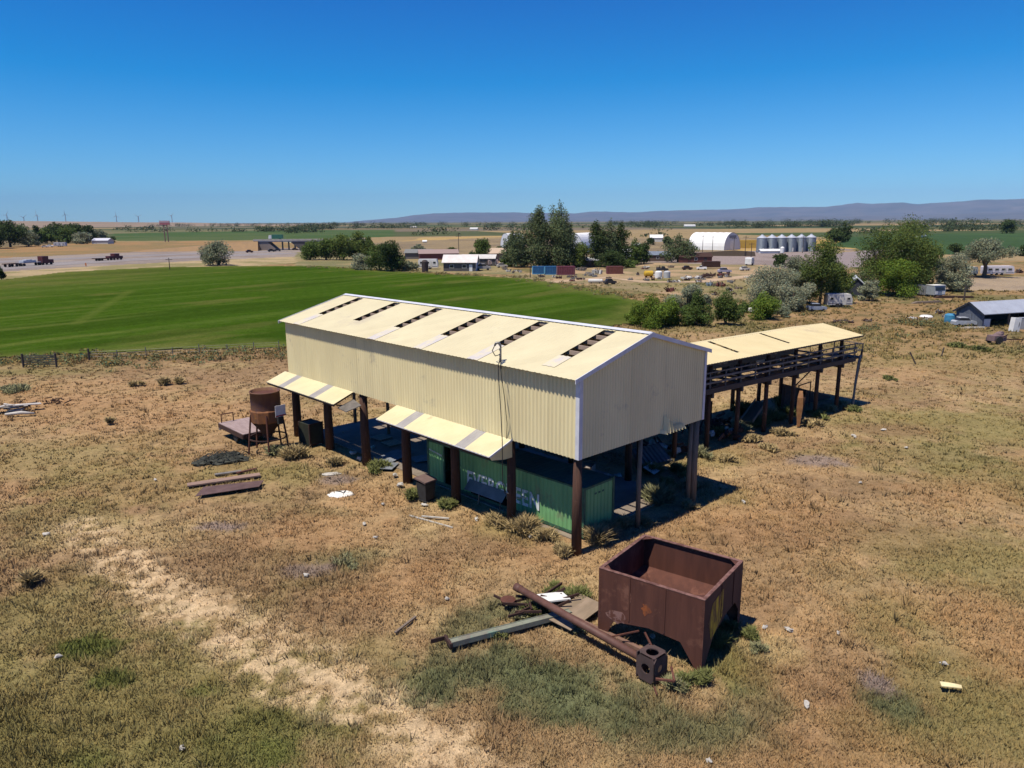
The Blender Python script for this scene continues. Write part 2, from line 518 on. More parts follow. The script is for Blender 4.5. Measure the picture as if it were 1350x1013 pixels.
def ground_color(x, y):
    r = np.hypot(x, y)
    c = near_color(x, y)
    # pasture between the shed and the yards: greener and browner with distance
    w = sstep(75, 130, r)
    mid = np.tile(np.array((.265, .17, .08)), (len(x), 1))
    mid = lerp(mid, (.16, .135, .055), sstep(.42, .62, fbm(x, y, 12, 4, 41)))
    mid = lerp(mid, (.33, .215, .115), sstep(.55, .70, fbm(x, y, 8, 4, 42)) * .7)
    mid = lerp(mid, (.085, .080, .035), sstep(.54, .68, fbm(x, y, 2.4, 4, 43)) * .6)
    c = c * (1 - w[:, None]) + mid * w[:, None]
    # open plain: parcels
    ca, sa = math.cos(.25), math.sin(.25)
    u, v = x * ca + y * sa, -x * sa + y * ca
    h = _hash(np.floor(u / 620 + .3 * np.floor(v / 400)), np.floor(v / 400), 5)
    pc = _pal[np.minimum((h * len(_pal)).astype(int), len(_pal) - 1)] * (.85 + .3 * fbm(x, y, 90, 3, 8))[:, None]
    w = (r > 560).astype(float) * 1.0
    c = c * (1 - w[:, None]) + pc * w[:, None]
    for poly, a, b, sc in AREAS:
        m = in_poly(x + (fbm(x, y, sc * .3, 3, 71) - .5) * sc * .25, y + (fbm(x, y, sc * .3, 3, 72) - .5) * sc * .25, poly)
        if m.any():
            k = sstep(.40, .62, fbm(x[m], y[m], sc, 4, 12))
            c[m] = np.asarray(a) * (1 - k[:, None]) + np.asarray(b) * k[:, None]
    return c

# polar rings: fine where the ground is near
_rr = [9.0]
while _rr[-1] < 33000:
    _rr.append(_rr[-1] * (1.0065 if _rr[-1] < 110 else 1.011))
_rr = np.array(_rr)
_th = np.radians(np.concatenate([np.arange(-180, -48, 6.0), np.arange(-48, 48.01, .15), np.arange(54, 180, 6.0)]))
NR, NT = len(_rr), len(_th)
_RR, _TT = np.meshgrid(_rr, _th, indexing='ij')
GX, GY = (_RR * np.sin(_TT)).ravel(), (_RR * np.cos(_TT)).ravel()
def relief(x, y):
    r = np.hypot(x, y)
    k = (1 - sstep(60, 110, r))
    sx, sy = shed_xy(x, y)
    flat = sstep(-1.5, .5, np.maximum(np.maximum(-.2 - sx, sx - 10.4), np.maximum(-.3 - sy, sy - 28.4)))
    return (fbm(x, y, 3.5, 4, 51) * -.16 + fbm(x, y, .9, 3, 52) * -.07) * k * flat - .015
def ring_faces(mask=None):
    i = np.arange(NR - 1)[:, None]
    j = np.arange(NT)[None, :]
    j2 = (j + 1) % NT
    f = np.stack([i * NT + j, i * NT + j2, (i + 1) * NT + j2, (i + 1) * NT + j], -1).reshape(-1, 4)
    return f if mask is None else f[mask[f].all(1)]
gcol = ground_color(GX, GY)
GZ = relief(GX, GY)
gm = attr_mat('ground_soil', detail=[(.9, .80, 1.20), (5.0, .70, 1.30), (19.0, .66, 1.30)], bump=.8)
gv = np.stack([GX, GY, GZ], 1)
quads = ring_faces()
me_g = np_mesh('ground', gv, quads, gm, color=gcol, smooth=True)
tag(me_g, kind='structure')

def ring_patch(name, mask, z, col, m):
    f = ring_faces(mask)
    used = np.unique(f)
    remap = np.full(len(GX), -1)
    remap[used] = np.arange(len(used))
    v = np.stack([GX[used], GY[used], np.zeros(len(used)) + z], 1)
    o = np_mesh(name, v, remap[f], m, color=col(GX[used], GY[used]), smooth=True)
    return tag(o, kind='structure')

_s0, _s1 = at(77, 435), at(334, 407)
_su = (_s1 - _s0).normalized()
_t0, _t1 = at(100, 428), at(172, 384)
def crop_color(x, y):
    u, v = x * _su.x + y * _su.y, -x * _su.y + y * _su.x
    c = np.tile(np.array((.035, .070, .0065)), (len(x), 1))
    st = fbm(u / 26, v / 1.0, 3.2, 4, 61)
    c = lerp(c, (.066, .100, .016), sstep(.46, .70, st) * .65)
    c = lerp(c, (.095, .100, .025), sstep(.60, .72, fbm(u / 3, v, 9, 4, 69)) * .6)
    c = lerp(c, (.024, .050, .005), sstep(.52, .70, fbm(u / 5, v, 11, 3, 62)) * .7)
    for k in (15., 34., 55., 80., 108.):
        c = lerp(c, (.105, .125, .028), (1 - sstep(.2, 1.9, np.abs(v - _s0.x * -_su.y - _s0.y * _su.x - k * .8 + 22 + (fbm(x, y, 30, 3, 65) - .5) * 8))) * .55 * sstep(.35, .6, fbm(u, v, 40, 2, 66)))
    d = dist_poly(x, y, [_t0, _t1])
    c = lerp(c, (.085, .108, .020), (1 - sstep(.2, 1.6, d)) * .5)
    e = dist_poly(x, y, GREENF + GREENF[:1])
    c = lerp(c, (.105, .115, .03), (1 - sstep(1, 9, e + (fbm(x, y, 7, 3, 67) - .5) * 8)) * .75)
    left = sstep(-70, -150, x) * sstep(120, 210, y)
    c = lerp(c, (.105, .11, .03), left * .5)
    return c
gx_w = GX + (fbm(GX, GY, 6, 3, 77) - .5) * 3
gy_w = GY + (fbm(GX, GY, 6, 3, 78) - .5) * 3
crop_m = attr_mat('crop_leaves', spec=0.0, detail=[(.5, .85, 1.15), (3.0, .70, 1.3)], bump=.8)
ring_patch('green_field', in_poly(gx_w, gy_w, GREENF), .12, crop_color, crop_m)

# highway: two carriageways, painted edge lines
asph = mat('asphalt', (.20, .175, .165), (.235, .205, .19), scale=.15, rough=.9)
def strip(name, pts, w, z, m, kind='structure'):
    vs, fs = [], []
    for i, p in enumerate(pts):
        d = (pts[min(i + 1, len(pts) - 1)] - pts[max(i - 1, 0)])
        d = Vector((d.x, d.y, 0)).normalized()
        nrm = Vector((-d.y, d.x, 0)) * w / 2
        vs += [(p.x - nrm.x, p.y - nrm.y, z), (p.x + nrm.x, p.y + nrm.y, z)]
    fs = [(2 * i, 2 * i + 1, 2 * i + 3, 2 * i + 2) for i in range(len(pts) - 1)]
    o = MB().add(vs, fs).build(name, m)
    return tag(o, kind=kind)
ROAD1 = P((-120, 362.5), (-40, 356.5), (40, 350.5), (150, 343.5), (260, 338.7), (380, 334))
ROAD2 = P((-120, 352.5), (-40, 347.5), (40, 343.5), (150, 338.5), (260, 334.5), (380, 331))
strip('highway', ROAD1, 22, .03, asph)
strip('highway', ROAD2, 17, .03, asph)
paint = mat('road_paint', (.62, .60, .55), (.45, .43, .38), scale=.8)
strip('road_marking', [p + Vector((0, 9.5, 0)) for p in ROAD1], .35, .04, paint)
strip('road_marking', [p + Vector((0, -9.7, 0)) for p in ROAD1], .35, .04, paint)
strip('yard_road', P((640, 372), (720, 373), (800, 366), (850, 372), (920, 372), (1010, 362)), 5, .035, mat('yard_dirt', (.43, .31, .20), (.34, .24, .14), scale=.2, rough=.95))
strip('gravel_road', P((1100, 352), (1118, 340), (1135, 333), (1180, 330)), 16, .03, mat('gravel', (.25, .20, .185), (.20, .16, .145), scale=.2, rough=.95))

# hills and mountains
def terrain(name, prof, r0, r1, m, seed, back=1.4, n_r=26):
    xs = np.linspace(prof[0][0], prof[-1][0], 420)
    ys = np.interp(xs, [p[0] for p in prof], [p[1] for p in prof])
    ys = ys - (fbm(xs * 1.0, xs * 0, 34, 5, seed) - .5) * (2.6 if r0 > 10000 else .8) * np.clip((296 - ys) / 8, .1, 1)
    V, nT = [], len(xs)
    for k in range(n_r + 6):
        t = k / n_r
        r = r0 + (r1 - r0) * t
        row = []
        for i in range(nT):
            d = ray(xs[i], ys[i])
            hd = math.hypot(d.x, d.y)
            row.append((d.x / hd * r, d.y / hd * r, (CAM_H + d.z / hd * r1)))
        V.append(row)
    V = np.array(V)
    X, Y, Zc = V[..., 0], V[..., 1], np.maximum(V[..., 2], 0)
    t = (np.arange(n_r + 6) / n_r)[:, None]
    prof_t = np.where(t <= 1, sstep(0, 1, t) * .55 + t * .45, 1 - (t - 1) * 1.5)
    sc = (r1 - r0)
    nz = fbm(X, Y, sc * .22, 5, seed)
    rid = 1 - np.abs(fbm(X, Y, sc * .35, 4, seed + 7) * 2 - 1) * 1.5
    Z = Zc * prof_t * (1 - .55 * np.clip(1.0 - np.abs(t), 0, 1) * (1.3 - nz - rid * .5))
    Z = np.where(t < .03, -2, Z)
    i = np.arange(n_r + 5)[:, None]
    j = np.arange(nT - 1)[None, :]
    f = np.stack([i * nT + j, i * nT + j + 1, (i + 1) * nT + j + 1, (i + 1) * nT + j], -1).reshape(-1, 4)
    return tag(np_mesh(name, np.stack([X, Y, Z], -1).reshape(-1, 3), f, m, smooth=True), kind='structure')
mt_m = mat('mountain_scrub', (.12, .105, .105), (.065, .07, .075), scale=.0012, rough=.95, c3=(.19, .155, .13), spots=.1)
hill_m = mat('hill_grass', (.27, .185, .115), (.20, .150, .095), scale=.004, rough=.95, c3=(.15, .125, .075), spots=.3)
terrain('mountains', [(420, 296.2), (450, 294), (480, 291), (520, 287.5), (545, 283.5), (570, 282), (600, 281), (680, 280.5), (760, 281), (800, 279.5), (830, 280), (880, 277.5), (920, 278), (960, 277), (1000, 274.5), (1060, 272.5), (1085, 273), (1110, 271), (1130, 268), (1150, 269), (1190, 267.5), (1210, 270), (1230, 268.5), (1260, 265.5), (1300, 263.5), (1350, 262.5), (1400, 260), (1460, 262)], 19000, 25500, mt_m, 91)
terrain('foothills', [(560, 294.2), (640, 291.5), (760, 290), (900, 288), (1000, 286), (1100, 285.5), (1200, 284), (1300, 281), (1400, 280), (1460, 280)], 15000, 18500, mt_m, 191)
terrain('brown_hill', [(-140, 291), (-60, 291.3), (0, 291.6), (60, 291.8), (120, 292.6), (170, 293.2), (240, 293.6), (300, 294.6), (340, 295.6), (400, 297.4)], 3600, 6200, hill_m, 291)

# air: one closed box of even haze round the whole place
hz = bpy.data.materials.new('haze_air')
hz.use_nodes = True
hz.node_tree.nodes.clear()
_o = hz.node_tree.nodes.new('ShaderNodeOutputMaterial')
_v = hz.node_tree.nodes.new('ShaderNodeVolumePrincipled')
_v.inputs['Color'].default_value = (.42, .66, 1.0, 1)
_v.inputs['Density'].default_value = 2.4e-5
_v.inputs['Anisotropy'].default_value = -0.35
hz.node_tree.links.new(_v.outputs[0], _o.inputs['Volume'])
haze = MB().box((0, 0, 599), (68000, 68000, 1210)).build('haze', hz)
tag(haze, kind='stuff')

# dry grass: small tufts standing all over the near ground
def tufts(name, n, pick, hgt, seed, blades=8, wide=1.0, ymin=466, ymax=1110, bright=2.1, colf=near_color):
    g = np.random.default_rng(seed)
    px, py = g.uniform(-260, 1610, n), ymin + (ymax - ymin) * g.random(n)
    X, Y = px - CX, py - CY
    X, Y = X * c_ + Y * s_, -X * s_ + Y * c_
    dy, dz = FPX * math.cos(PITCH) - Y * math.sin(PITCH), -FPX * math.sin(PITCH) - Y * math.cos(PITCH)
    t = -CAM_H / dz
    x, y = X * t, dy * t
    keep = pick(x, y, g.random(n))
    x, y = x[keep], y[keep]
    n = len(x)
    z = relief(x, y)
    dist = np.hypot(np.hypot(x, y), CAM_H)
    col = colf(x, y) * g.uniform(.87, 1.14, n)[:, None]
    hue = g.uniform(-.08, .08, n)
    col[:, 0] *= 1 + hue
    col[:, 2] *= 1 - hue
    col *= bright
    h = hgt * g.uniform(.45, 1.25, n) * (.6 + .8 * fbm(x, y, 2.5, 3, seed + 3))
    spread = .5 * h * wide
    B = blades
    ang = g.uniform(0, 2 * np.pi, (n, B))
    lean = g.uniform(.15, 1.1, (n, B)) * spread[:, None]
    hh = h[:, None] * g.uniform(.5, 1.1, (n, B))
    bw = np.maximum(.012, .00085 * dist)[:, None] * g.uniform(.6, 1.3, (n, B))
    br = g.uniform(0, .12, (n, B)) * wide
    bx, by = x[:, None] + np.cos(ang) * br, y[:, None] + np.sin(ang) * br
    tw = g.uniform(0, np.pi, (n, B))
    ex, ey = np.cos(tw) * bw, np.sin(tw) * bw
    v = np.zeros((n, B, 3, 3), np.float32)
    v[..., 0, 0], v[..., 0, 1], v[..., 0, 2] = bx - ex, by - ey, z[:, None] - .02
    v[..., 1, 0], v[..., 1, 1], v[..., 1, 2] = bx + ex, by + ey, z[:, None] - .02
    v[..., 2, 0], v[..., 2, 1], v[..., 2, 2] = bx + np.cos(ang) * lean, by + np.sin(ang) * lean, z[:, None] + hh
    cc = np.repeat((col[:, None, :] * g.uniform(.86, 1.14, (n, B))[..., None])[:, :, None, :], 3, 2)
    f = np.arange(n * B * 3).reshape(-1, 3)
    o = np_mesh(name, v.reshape(-1, 3), f, grass_m, color=np.clip(cc.reshape(-1, 3), 0, .8))
    return tag(o, kind='stuff')
grass_m = attr_mat('grass_blades', rough=.85, trans=.25, upward=.62)
def clear_of(x, y):
    sx, sy = shed_xy(x, y)
    shed_in = (sx > .15) & (sx < 10.1) & (sy > .1) & (sy < 28.2)
    plat = (sx > 10.2) & (sx < 37) & (sy > 3.2) & (sy < 10.5)
    hop = np.hypot(x - 6.0, y - 25.75) < 2.0
    return shed_in, plat, hop
def pick_all(x, y, u):
    si, pl, hp = clear_of(x, y)
    p = np.where(si, .02, np.where(pl, .45, 1.0)) * np.where(hp, .15, 1) * (1 - .75 * track_mask(x, y))
    p = p * (.35 + 1.1 * sstep(.35, .6, fbm(x, y, 1.8, 3, 81)))
    return (u < p) & ~in_poly(x, y, GREENF)
tufts('dry_grass', 120000, pick_all, .155, 5, blades=7, wide=1.9, bright=1.10)
def pick_tall(x, y, u):
    si, pl, hp = clear_of(x, y)
    p = sstep(.50, .66, fbm(x, y, 2.6, 3, 83)) * (1 - track_mask(x, y))
    return (u < p * .8) & ~si & ~hp & ~in_poly(x, y, GREENF)
tufts('tall_weeds', 10000, pick_tall, .40, 6, blades=10, wide=1.5, bright=.98)
def zone_w(x, y, kinds):
    wob = fbm(x, y, 1.6, 4, 21)
    wob2 = fbm(x, y, .7, 3, 22)
    r = np.zeros(len(x))
    for (zx, zy, rx_, ry_, k, s), z in zip(_zw, ZONES):
        if z[4] in kinds:
            d = np.hypot((x - zx) / rx_, (y - zy) / ry_)
            r = np.maximum(r, (1 - sstep(.45, 1.15, d + (wob - .5) * 1.1 + (wob2 - .5) * .5)) * s)
    return r
def pick_sage(x, y, u):
    si, pl, hp = clear_of(x, y)
    return (u < zone_w(x, y, ('sage', 'green')) * .8 * sstep(.38, .58, fbm(x, y, .9, 3, 88))) & ~si & ~hp
tufts('green_weeds', 60000, pick_sage, .30, 9, blades=10, wide=1.3, bright=.92)
def pick_mid(x, y, u):
    p = .25 + 1.0 * sstep(.46, .62, fbm(x, y, 9, 4, 85))
    bare = in_poly(x, y, AREAS[4][0]) | in_poly(x, y, AREAS[10][0]) | in_poly(x, y, AREAS[15][0]) | in_poly(x, y, AREAS[16][0])
    road = dist_poly(x, y, P((640, 372), (720, 373), (800, 366), (850, 372), (920, 372), (1010, 362))) < 4
    return (u < p) & ~in_poly(x, y, GREENF) & ~bare & ~road
tufts('pasture_grass', 34000, pick_mid, .36, 7, blades=7, wide=1.8, ymin=368, ymax=474, bright=1.06, colf=lambda x, y: ground_color(x, y) * np.array((.92, 1.0, .9)))
# ================================================================== THE BIG SHED
cream = mat('cream_sheet', (.76, .66, .385), (.69, .59, .34), panel=.05, scale=.9, rough=.55, stretch=(1, 1, .25), c3=(.50, .44, .29), spots=.12)
cream_roof = mat('cream_roof_sheet', (.61, .545, .345), (.565, .495, .31), panel=.04, scale=.5, rough=.5, c3=(.49, .43, .30), spots=.18)
white_trim = mat('white_trim', (.62, .63, .68), (.50, .51, .56), scale=1.5, rough=.5)
fibre = mat('fibreglass', (.50, .465, .45), (.62, .55, .37), scale=1.1, rough=.5, lo=.40, hi=.62)
fibre_grey = mat('fibreglass_grey', (.27, .25, .25), (.33, .31, .29), scale=1.5, rough=.5)
timber = mat('creosote_timber', (.085, .040, .026), (.045, .024, .018), scale=3, rough=.85, stretch=(3, 3, .3), bump=.4, c3=(.16, .085, .055), spots=.2)
old_wood = mat('weathered_wood', (.20, .155, .115), (.13, .10, .08), scale=4, rough=.9, stretch=(3, 3, .4), bump=.3)
pale_wood = mat('purlin_wood', (.42, .31, .24), (.33, .24, .18), scale=3, rough=.85)
steel = mat('dull_steel', (.22, .215, .21), (.15, .14, .135), scale=6, rough=.5, metal=.5)
concrete = mat('old_concrete', (.24, .195, .155), (.17, .135, .105), scale=.8, rough=.9, bump=.3, c3=(.19, .155, .13), spots=.3)
black = mat('black_cable', (.02, .02, .02), (.03, .03, .03))

LSH, WSH, ZB, ZE, SLP = 28.1, 10.22, 4.745, 8.66, .27
def roof_z(x):
    return ZE + SLP * (x if x <= WSH / 2 else WSH - x)
shed = empty('pole_shed', SH_O, SH_R, 'big cream ribbed-metal shed raised on dark timber poles', 'shed')
slope_v = Vector((1, 0, SLP)).normalized()
slope_n = Vector((-SLP, 0, 1)).normalized()
Y = Vector((0, 1, 0)); X_ = Vector((1, 0, 0)); Z_ = Vector((0, 0, 1))
k_ = math.sqrt(1 + SLP * SLP)
# walls
MB().corr((0, 0, 0), Y, LSH, Z_, ZB, lambda s: ZE - .04, -X_, .25, .055, .3).build('front_wall', cream, shed)
MB().corr((WSH, 0, 0), Y, LSH, Z_, ZB, lambda s: ZE - .04, X_, .2, .035).build('rear_wall', cream, shed)
gable = MB().corr((.04, 0, 0), X_, WSH - .08, Z_, ZB, lambda s: roof_z(s + .04) - .05, -Y, .2, .03).build('gable_wall', cream, shed)
MB().corr((.04, LSH, 0), X_, WSH - .08, Z_, ZB, lambda s: roof_z(s + .04) - .05, Y, .2, .03).build('gable_wall', cream, shed)
bent = MB()
for i in range(7):
    x0 = 6.15 + i * .27
    h = (.95 if i == 1 else .7 if i == 2 else .42) * (.55 if i == 0 else 1) - .02 * i
    bent.add([(x0, -.05, ZB + .02), (x0 + .24, -.40, ZB - .02), (x0 + .20, -.30, ZB + h * .8), (x0 + .06, -.06, ZB + h)], [(0, 1, 2, 3)])
o = bent.build('bent_sheet_edge', cream, gable)
# roof: front slope with six openings where translucent panels are gone
OPEN = [2.25 + 4.68 * i for i in range(6)]
def slope_piece(mb, x0, x1, y0, y1, dz=0.0):
    p = Vector((x0, y0, roof_z(0) + SLP * x0 + dz))
    mb.corr(p, Y, y1 - y0, slope_v, 0, lambda s: (x1 - x0) * k_, slope_n, .3, .018, .25)
rf = MB()
ys = [-.12] + [v for c in OPEN for v in (c - .4, c + .4)] + [LSH + .12]
for i in range(0, len(ys), 2):
    slope_piece(rf, -.42, WSH / 2, ys[i], ys[i + 1])
for i, c in enumerate(OPEN):
    slope_piece(rf, 4.82, WSH / 2, c - .4, c + .4)
    if i in (0, 4):
        slope_piece(rf, -.42, .4 if i == 0 else 1.5, c - .4, c + .4)
roof = rf.build('roof', cream_roof, shed)
rr = MB()
p = Vector((WSH + .25, -.12, roof_z(0) - SLP * .25))
rr.corr(p, Y, LSH + .24, Vector((-1, 0, SLP)).normalized(), 0, lambda s: (WSH / 2 + .25) * k_, Vector((SLP, 0, 1)).normalized(), .3, .018, .25)
rr.build('rear_roof', cream_roof, shed)
for i, c in enumerate(OPEN):
    if i != 4:
        m = MB()
        slope_piece(m, .3 if i == 0 else -.42, 1.5, c - .41, c + .41, .022)
        m.build('translucent_panel', fibre, roof)
MB().box((WSH / 2 - .11, LSH / 2, roof_z(WSH / 2) + .035), (.26, LSH + .26, .02), ry=-.26).box((WSH / 2 + .13, LSH / 2, roof_z(WSH / 2) + .035), (.26, LSH + .26, .02), ry=.26).build('ridge_cap', white_trim, roof)
def rake(y):
    m = MB()
    for s in (-1, 1):
        ov = .44 if s < 0 else .27
        xe = WSH / 2 + s * (WSH / 2 + ov)
        m.prism([(xe, y, roof_z(0) - SLP * ov + .03), (WSH / 2, y, roof_z(WSH / 2) + .05), (WSH / 2, y, roof_z(WSH / 2) - .17), (xe, y, roof_z(0) - SLP * ov - .17)], (0, 1, 0), .04)
    m.build('rake_trim', white_trim, shed)
rake(-.17); rake(LSH + .13)
tm = MB()
tm.box((-.045, .06, (ZB + ZE - .1) / 2), (.012, .22, ZE - ZB - .1)).box((.07, -.05, (ZB + ZE - .1) / 2), (.24, .012, ZE - ZB - .1))
tm.build('corner_trim', white_trim, shed)
MB().box((WSH - .09, -.05, (ZB + ZE - .1) / 2), (.2, .012, ZE - ZB - .1)).box((WSH + .045, .06, (ZB + ZE - .1) / 2), (.012, .2, ZE - ZB - .1)).build('corner_trim', white_trim, shed)
# purlins, trusses
for i in range(8):
    x = .25 + i * .665
    z = roof_z(x) - .14
    MB().beam((x, .05, z), (x, LSH - .05, z), .07, .2).build('purlin', pale_wood, shed)
for i in range(8):
    x = WSH - .25 - i * .665
    MB().beam((x, .05, roof_z(x) - .14), (x, LSH - .05, roof_z(x) - .14), .07, .2).build('purlin', pale_wood, shed)
BAY = [.16 + 4.63 * i for i in range(7)]
for y in BAY:
    t = MB()
    t.beam((.12, y, ZE - .35), (WSH / 2, y, roof_z(WSH / 2) - .4), .1, .25).beam((WSH - .12, y, ZE - .35), (WSH / 2, y, roof_z(WSH / 2) - .4), .1, .25)
    t.beam((.2, y + .08, ZE - .5), (WSH - .2, y + .08, ZE - .5), .08, .25)
    t.build('truss', old_wood, shed)
for xx in (.12, WSH - .12):
    MB().beam((xx, .1, ZB + .22), (xx, LSH - .1, ZB + .22), .09, .34).build('header_beam', timber, shed)
MB().beam((.2, .12, ZB + .2), (WSH - .2, .12, ZB + .2), .09, .34).build('header_beam', timber, shed)
# poles
def pole(x, y, r, top=ZB + .4, m=timber, lean=0.0):
    j = random.uniform(-.03, .03)
    if x < 1: x, lean, top = max(x, r * 1.0 + .06), abs(lean), ZB + .05
    if top == ZB + .4: top = ZB + .05
    y = max(y, r + .07)
    MB().path([(x + lean, y, -.15), (x + lean * .6 + j, y, top * .5), (x, y + j, top)], [r * 1.12, r * 1.02, r * .9], 12).build('pole', m, shed, True)
for i, y in enumerate(BAY):
    pole(.2, y, (.225, .23, .25, .27, .27, .28, .28)[i], lean=-.05 if i in (2, 4) else 0)
    pole(WSH - .25, y, .2, m=timber if i else old_wood)
pole(4.87, .16, .115, m=old_wood)
pole(WSH - .66, .3, .12, m=old_wood)
for y in BAY[1:-1:2]:
    pole(5.2, y, .11, top=ZE - .4, m=old_wood)
pole(5.2, BAY[-1], .12, m=old_wood)
# awnings over the front openings
def awning(y0, y1, strips, cheek):
    zt, zo, xo = ZB + .03, 4.2, -1.5
    u = Vector((xo, 0, zo - zt)); L = u.length; u.normalize()
    nrm = Vector((zo - zt, 0, -xo)).normalized()
    m = MB()
    edges = [y0] + [v for c in sorted(strips) for v in (c - .38, c + .38)] + [y1]
    for i in range(0, len(edges), 2):
        m.corr((-.04, edges[i], zt), Y, edges[i + 1] - edges[i], u, 0, lambda s: L, nrm, .3, .02, .25)
    a = m.build('awning', mat('awning_sheet', (.64, .56, .34), (.58, .50, .30), panel=.05, scale=.7, rough=.5, c3=(.22, .18, .12), spots=-.35), shed)
    for c in strips:
        g = MB(); g.corr((-.04, c - .4, zt - .012), Y, .8, u, .01, lambda s: L - .02, nrm, .2, .02)
        g.build('translucent_strip', fibre_grey, a)
    f = MB().beam((xo + .05, y0 + .05, zo - .09), (xo + .05, y1 - .05, zo - .09), .06, .14)
    n = int((y1 - y0) / 1.55)
    for i in range(n + 1):
        y = y0 + .1 + (y1 - y0 - .2) * i / n
        f.beam((-.05, y, zt - .09), (xo + .06, y, zo - .07), .06, .1)
        if i % 3 == 0:
            f.beam((-.02, y, zt - .95), (xo + .25, y, zo - .1), .06, .08)
    f.build('awning_frame', timber, a)
    MB().beam((xo - .02, y0, zo - .01), (xo - .02, y1, zo - .01), .03, .05).build('drip_edge', white_trim if cheek else steel, a)
    if cheek:
        MB().prism([(xo, y0 - .03, zo - .02), (-.02, y0 - .03, zt - .03), (-.02, y0 - .03, 3.86), (-.55, y0 - .03, 3.86), (xo + .12, y0 - .03, zo - .2)], (0, 1, 0), .03).build('end_cheek', cream, a)
        MB().beam((xo - .04, y0 - .05, zo), (0, y0 - .05, zt), .05, .1).build('end_trim', white_trim, a)
    return a
aw = awning(19.2, 28.6, [22.0, 26.3], False)
aw2 = awning(4.42, 14.35, [6.7, 12.0], True)
# torn corner below the shorter gap
MB().prism([(-.05, 19.2, 4.3), (-1.2, 19.25, 3.95), (-1.0, 18.6, 3.75), (-.05, 18.3, 4.05)], (0, 0, -1), .05).build('hanging_scrap_sheet', mat('grey_scrap_sheet', (.16, .14, .125), (.10, .09, .08), scale=3), aw)
# electric service mast
ms = MB().tube((-.18, 5.0, 8.3), (-.18, 5.0, 9.5), .045).build('service_mast', steel, shed)
hd = MB().path([(-.18, 5.0, 9.45), (-.22, 5.08, 9.6), (-.3, 5.2, 9.58), (-.34, 5.26, 9.45)], [.055, .075, .07, .05], 8)
hd.build('weatherhead', steel, ms)
for i, z in enumerate((9.3, 9.05, 8.82)):
    MB().beam((-.18, 5.0, z), (-.32, 4.9, z), .03, .03).lathe([(.02, -.05), (.06, -.04), (.045, 0), (.06, .04), (.02, .05)], (-.33, 4.88, z), 8).build('insulator', steel, ms)
loop = [(-.34, 5.26, 9.45), (-.42, 5.35, 9.2), (-.36, 5.2, 8.95), (-.34, 4.9, 9.05), (-.42, 4.78, 8.85), (-.5, 4.82, 8.6), (-.56, 4.75, 8.0), (-.75, 4.4, 6.3), (-.9, 4.15, 4.9), (-.86, 4.2, 3.6), (-.8, 4.25, 2.7), (-.4, 4.5, 2.0)]
MB().path(loop, .024, 6).build('drop_cable', black, shed)
MB().path([(-.34, 4.9, 9.0), (-.47, 4.72, 8.55), (-.5, 4.6, 8.0), (-.34, 4.55, 6.8), (-.16, 4.6, 5.6), (-.1, 4.7, 4.9), (-.08, 4.75, 4.6)], .018, 6).build('drop_cable', black, shed)
MB().path([(-.02, 4.8, 1.9), (.4, 4.75, 1.5), (1.0, 4.95, 1.25), (1.6, 5.2, 1.15), (1.66, 5.2, 1.0)], .035, 6).build('sagging_hose', fibre, shed)

# floor slab
sl = MB()
for i in range(6):
    for j in range(3):
        g = .012
        sl.box((1.2 + 2.95 * j + 1.5, 1.3 + 4.45 * i + 2.22, -.02), (2.95 - g, 4.45 - g, .13 + .006 * ((i * 3 + j) % 3)), ry=random.uniform(-.002, .002))
so = sl.build('concrete_slab', concrete)
so.location = SH_O; so.rotation_euler = (0, 0, SH_R); so['kind'] = 'structure'

# ------------------------------------------------------------------ green shipping container in the near bays
cgreen = mat('container_green', (.20, .42, .17), (.145, .33, .14), scale=1.2, rough=.6, stretch=(1, 1, .35), c3=(.20, .27, .13), spots=.25)
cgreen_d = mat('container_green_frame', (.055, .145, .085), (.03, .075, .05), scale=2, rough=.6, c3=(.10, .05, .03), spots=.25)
croof = mat('container_roof', (.04, .115, .10), (.03, .085, .075), scale=1.0, rough=.7)
dark_in = mat('dark_interior', (.035, .03, .027), (.025, .02, .018))
con = empty('shipping_container', shed_pt(1.58, 1.0, .10), SH_R + .030, 'long green steel shipping container with faded white EVERGREEN lettering under the shed', 'container')
CL, CW, CH = 12.19, 2.44, 2.59
fp = MB()
def cpanel(y0, y1, z0=.16, z1=2.46):
    fp.corr((.05, y0, 0), Y, y1 - y0, Z_, z0, lambda s: z1, -X_, .28, .045, .5)
cpanel(.16, 5.2); cpanel(5.2, 8.35, 1.0); cpanel(8.35, 9.2)
fp.build('side_panel', cgreen, con)
fp = MB(); cpanel(10.75, 12.05); fp.build('side_panel', cgreen, con)
MB().corr((CW - .05, .16, 0), Y, CL - .3, Z_, .16, lambda s: 2.46, X_, .28, .045, .5).build('side_panel', cgreen, con)
MB().corr((.16, .05, 0), X_, CW - .32, Z_, .16, lambda s: 2.46, -Y, .28, .04, .5).build('end_panel', cgreen, con)
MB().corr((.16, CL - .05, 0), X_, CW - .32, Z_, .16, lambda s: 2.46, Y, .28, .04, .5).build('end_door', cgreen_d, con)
MB().corr((.04, .1, 2.55), Y, CL - .2, X_, 0, lambda s: CW - .08, Z_, .3, .025, .45).build('container_roof', croof, con)
MB().box((CW / 2, CL / 2, .12), (CW - .12, CL - .1, .08)).build('container_floor', dark_in, con)
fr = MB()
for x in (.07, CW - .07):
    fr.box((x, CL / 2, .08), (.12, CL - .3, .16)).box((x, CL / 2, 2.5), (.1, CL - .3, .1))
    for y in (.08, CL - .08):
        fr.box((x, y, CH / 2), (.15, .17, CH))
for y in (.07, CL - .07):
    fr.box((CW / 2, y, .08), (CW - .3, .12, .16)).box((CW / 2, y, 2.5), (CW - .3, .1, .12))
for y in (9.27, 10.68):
    fr.box((.06, y, 1.3), (.1, .12, 2.3))
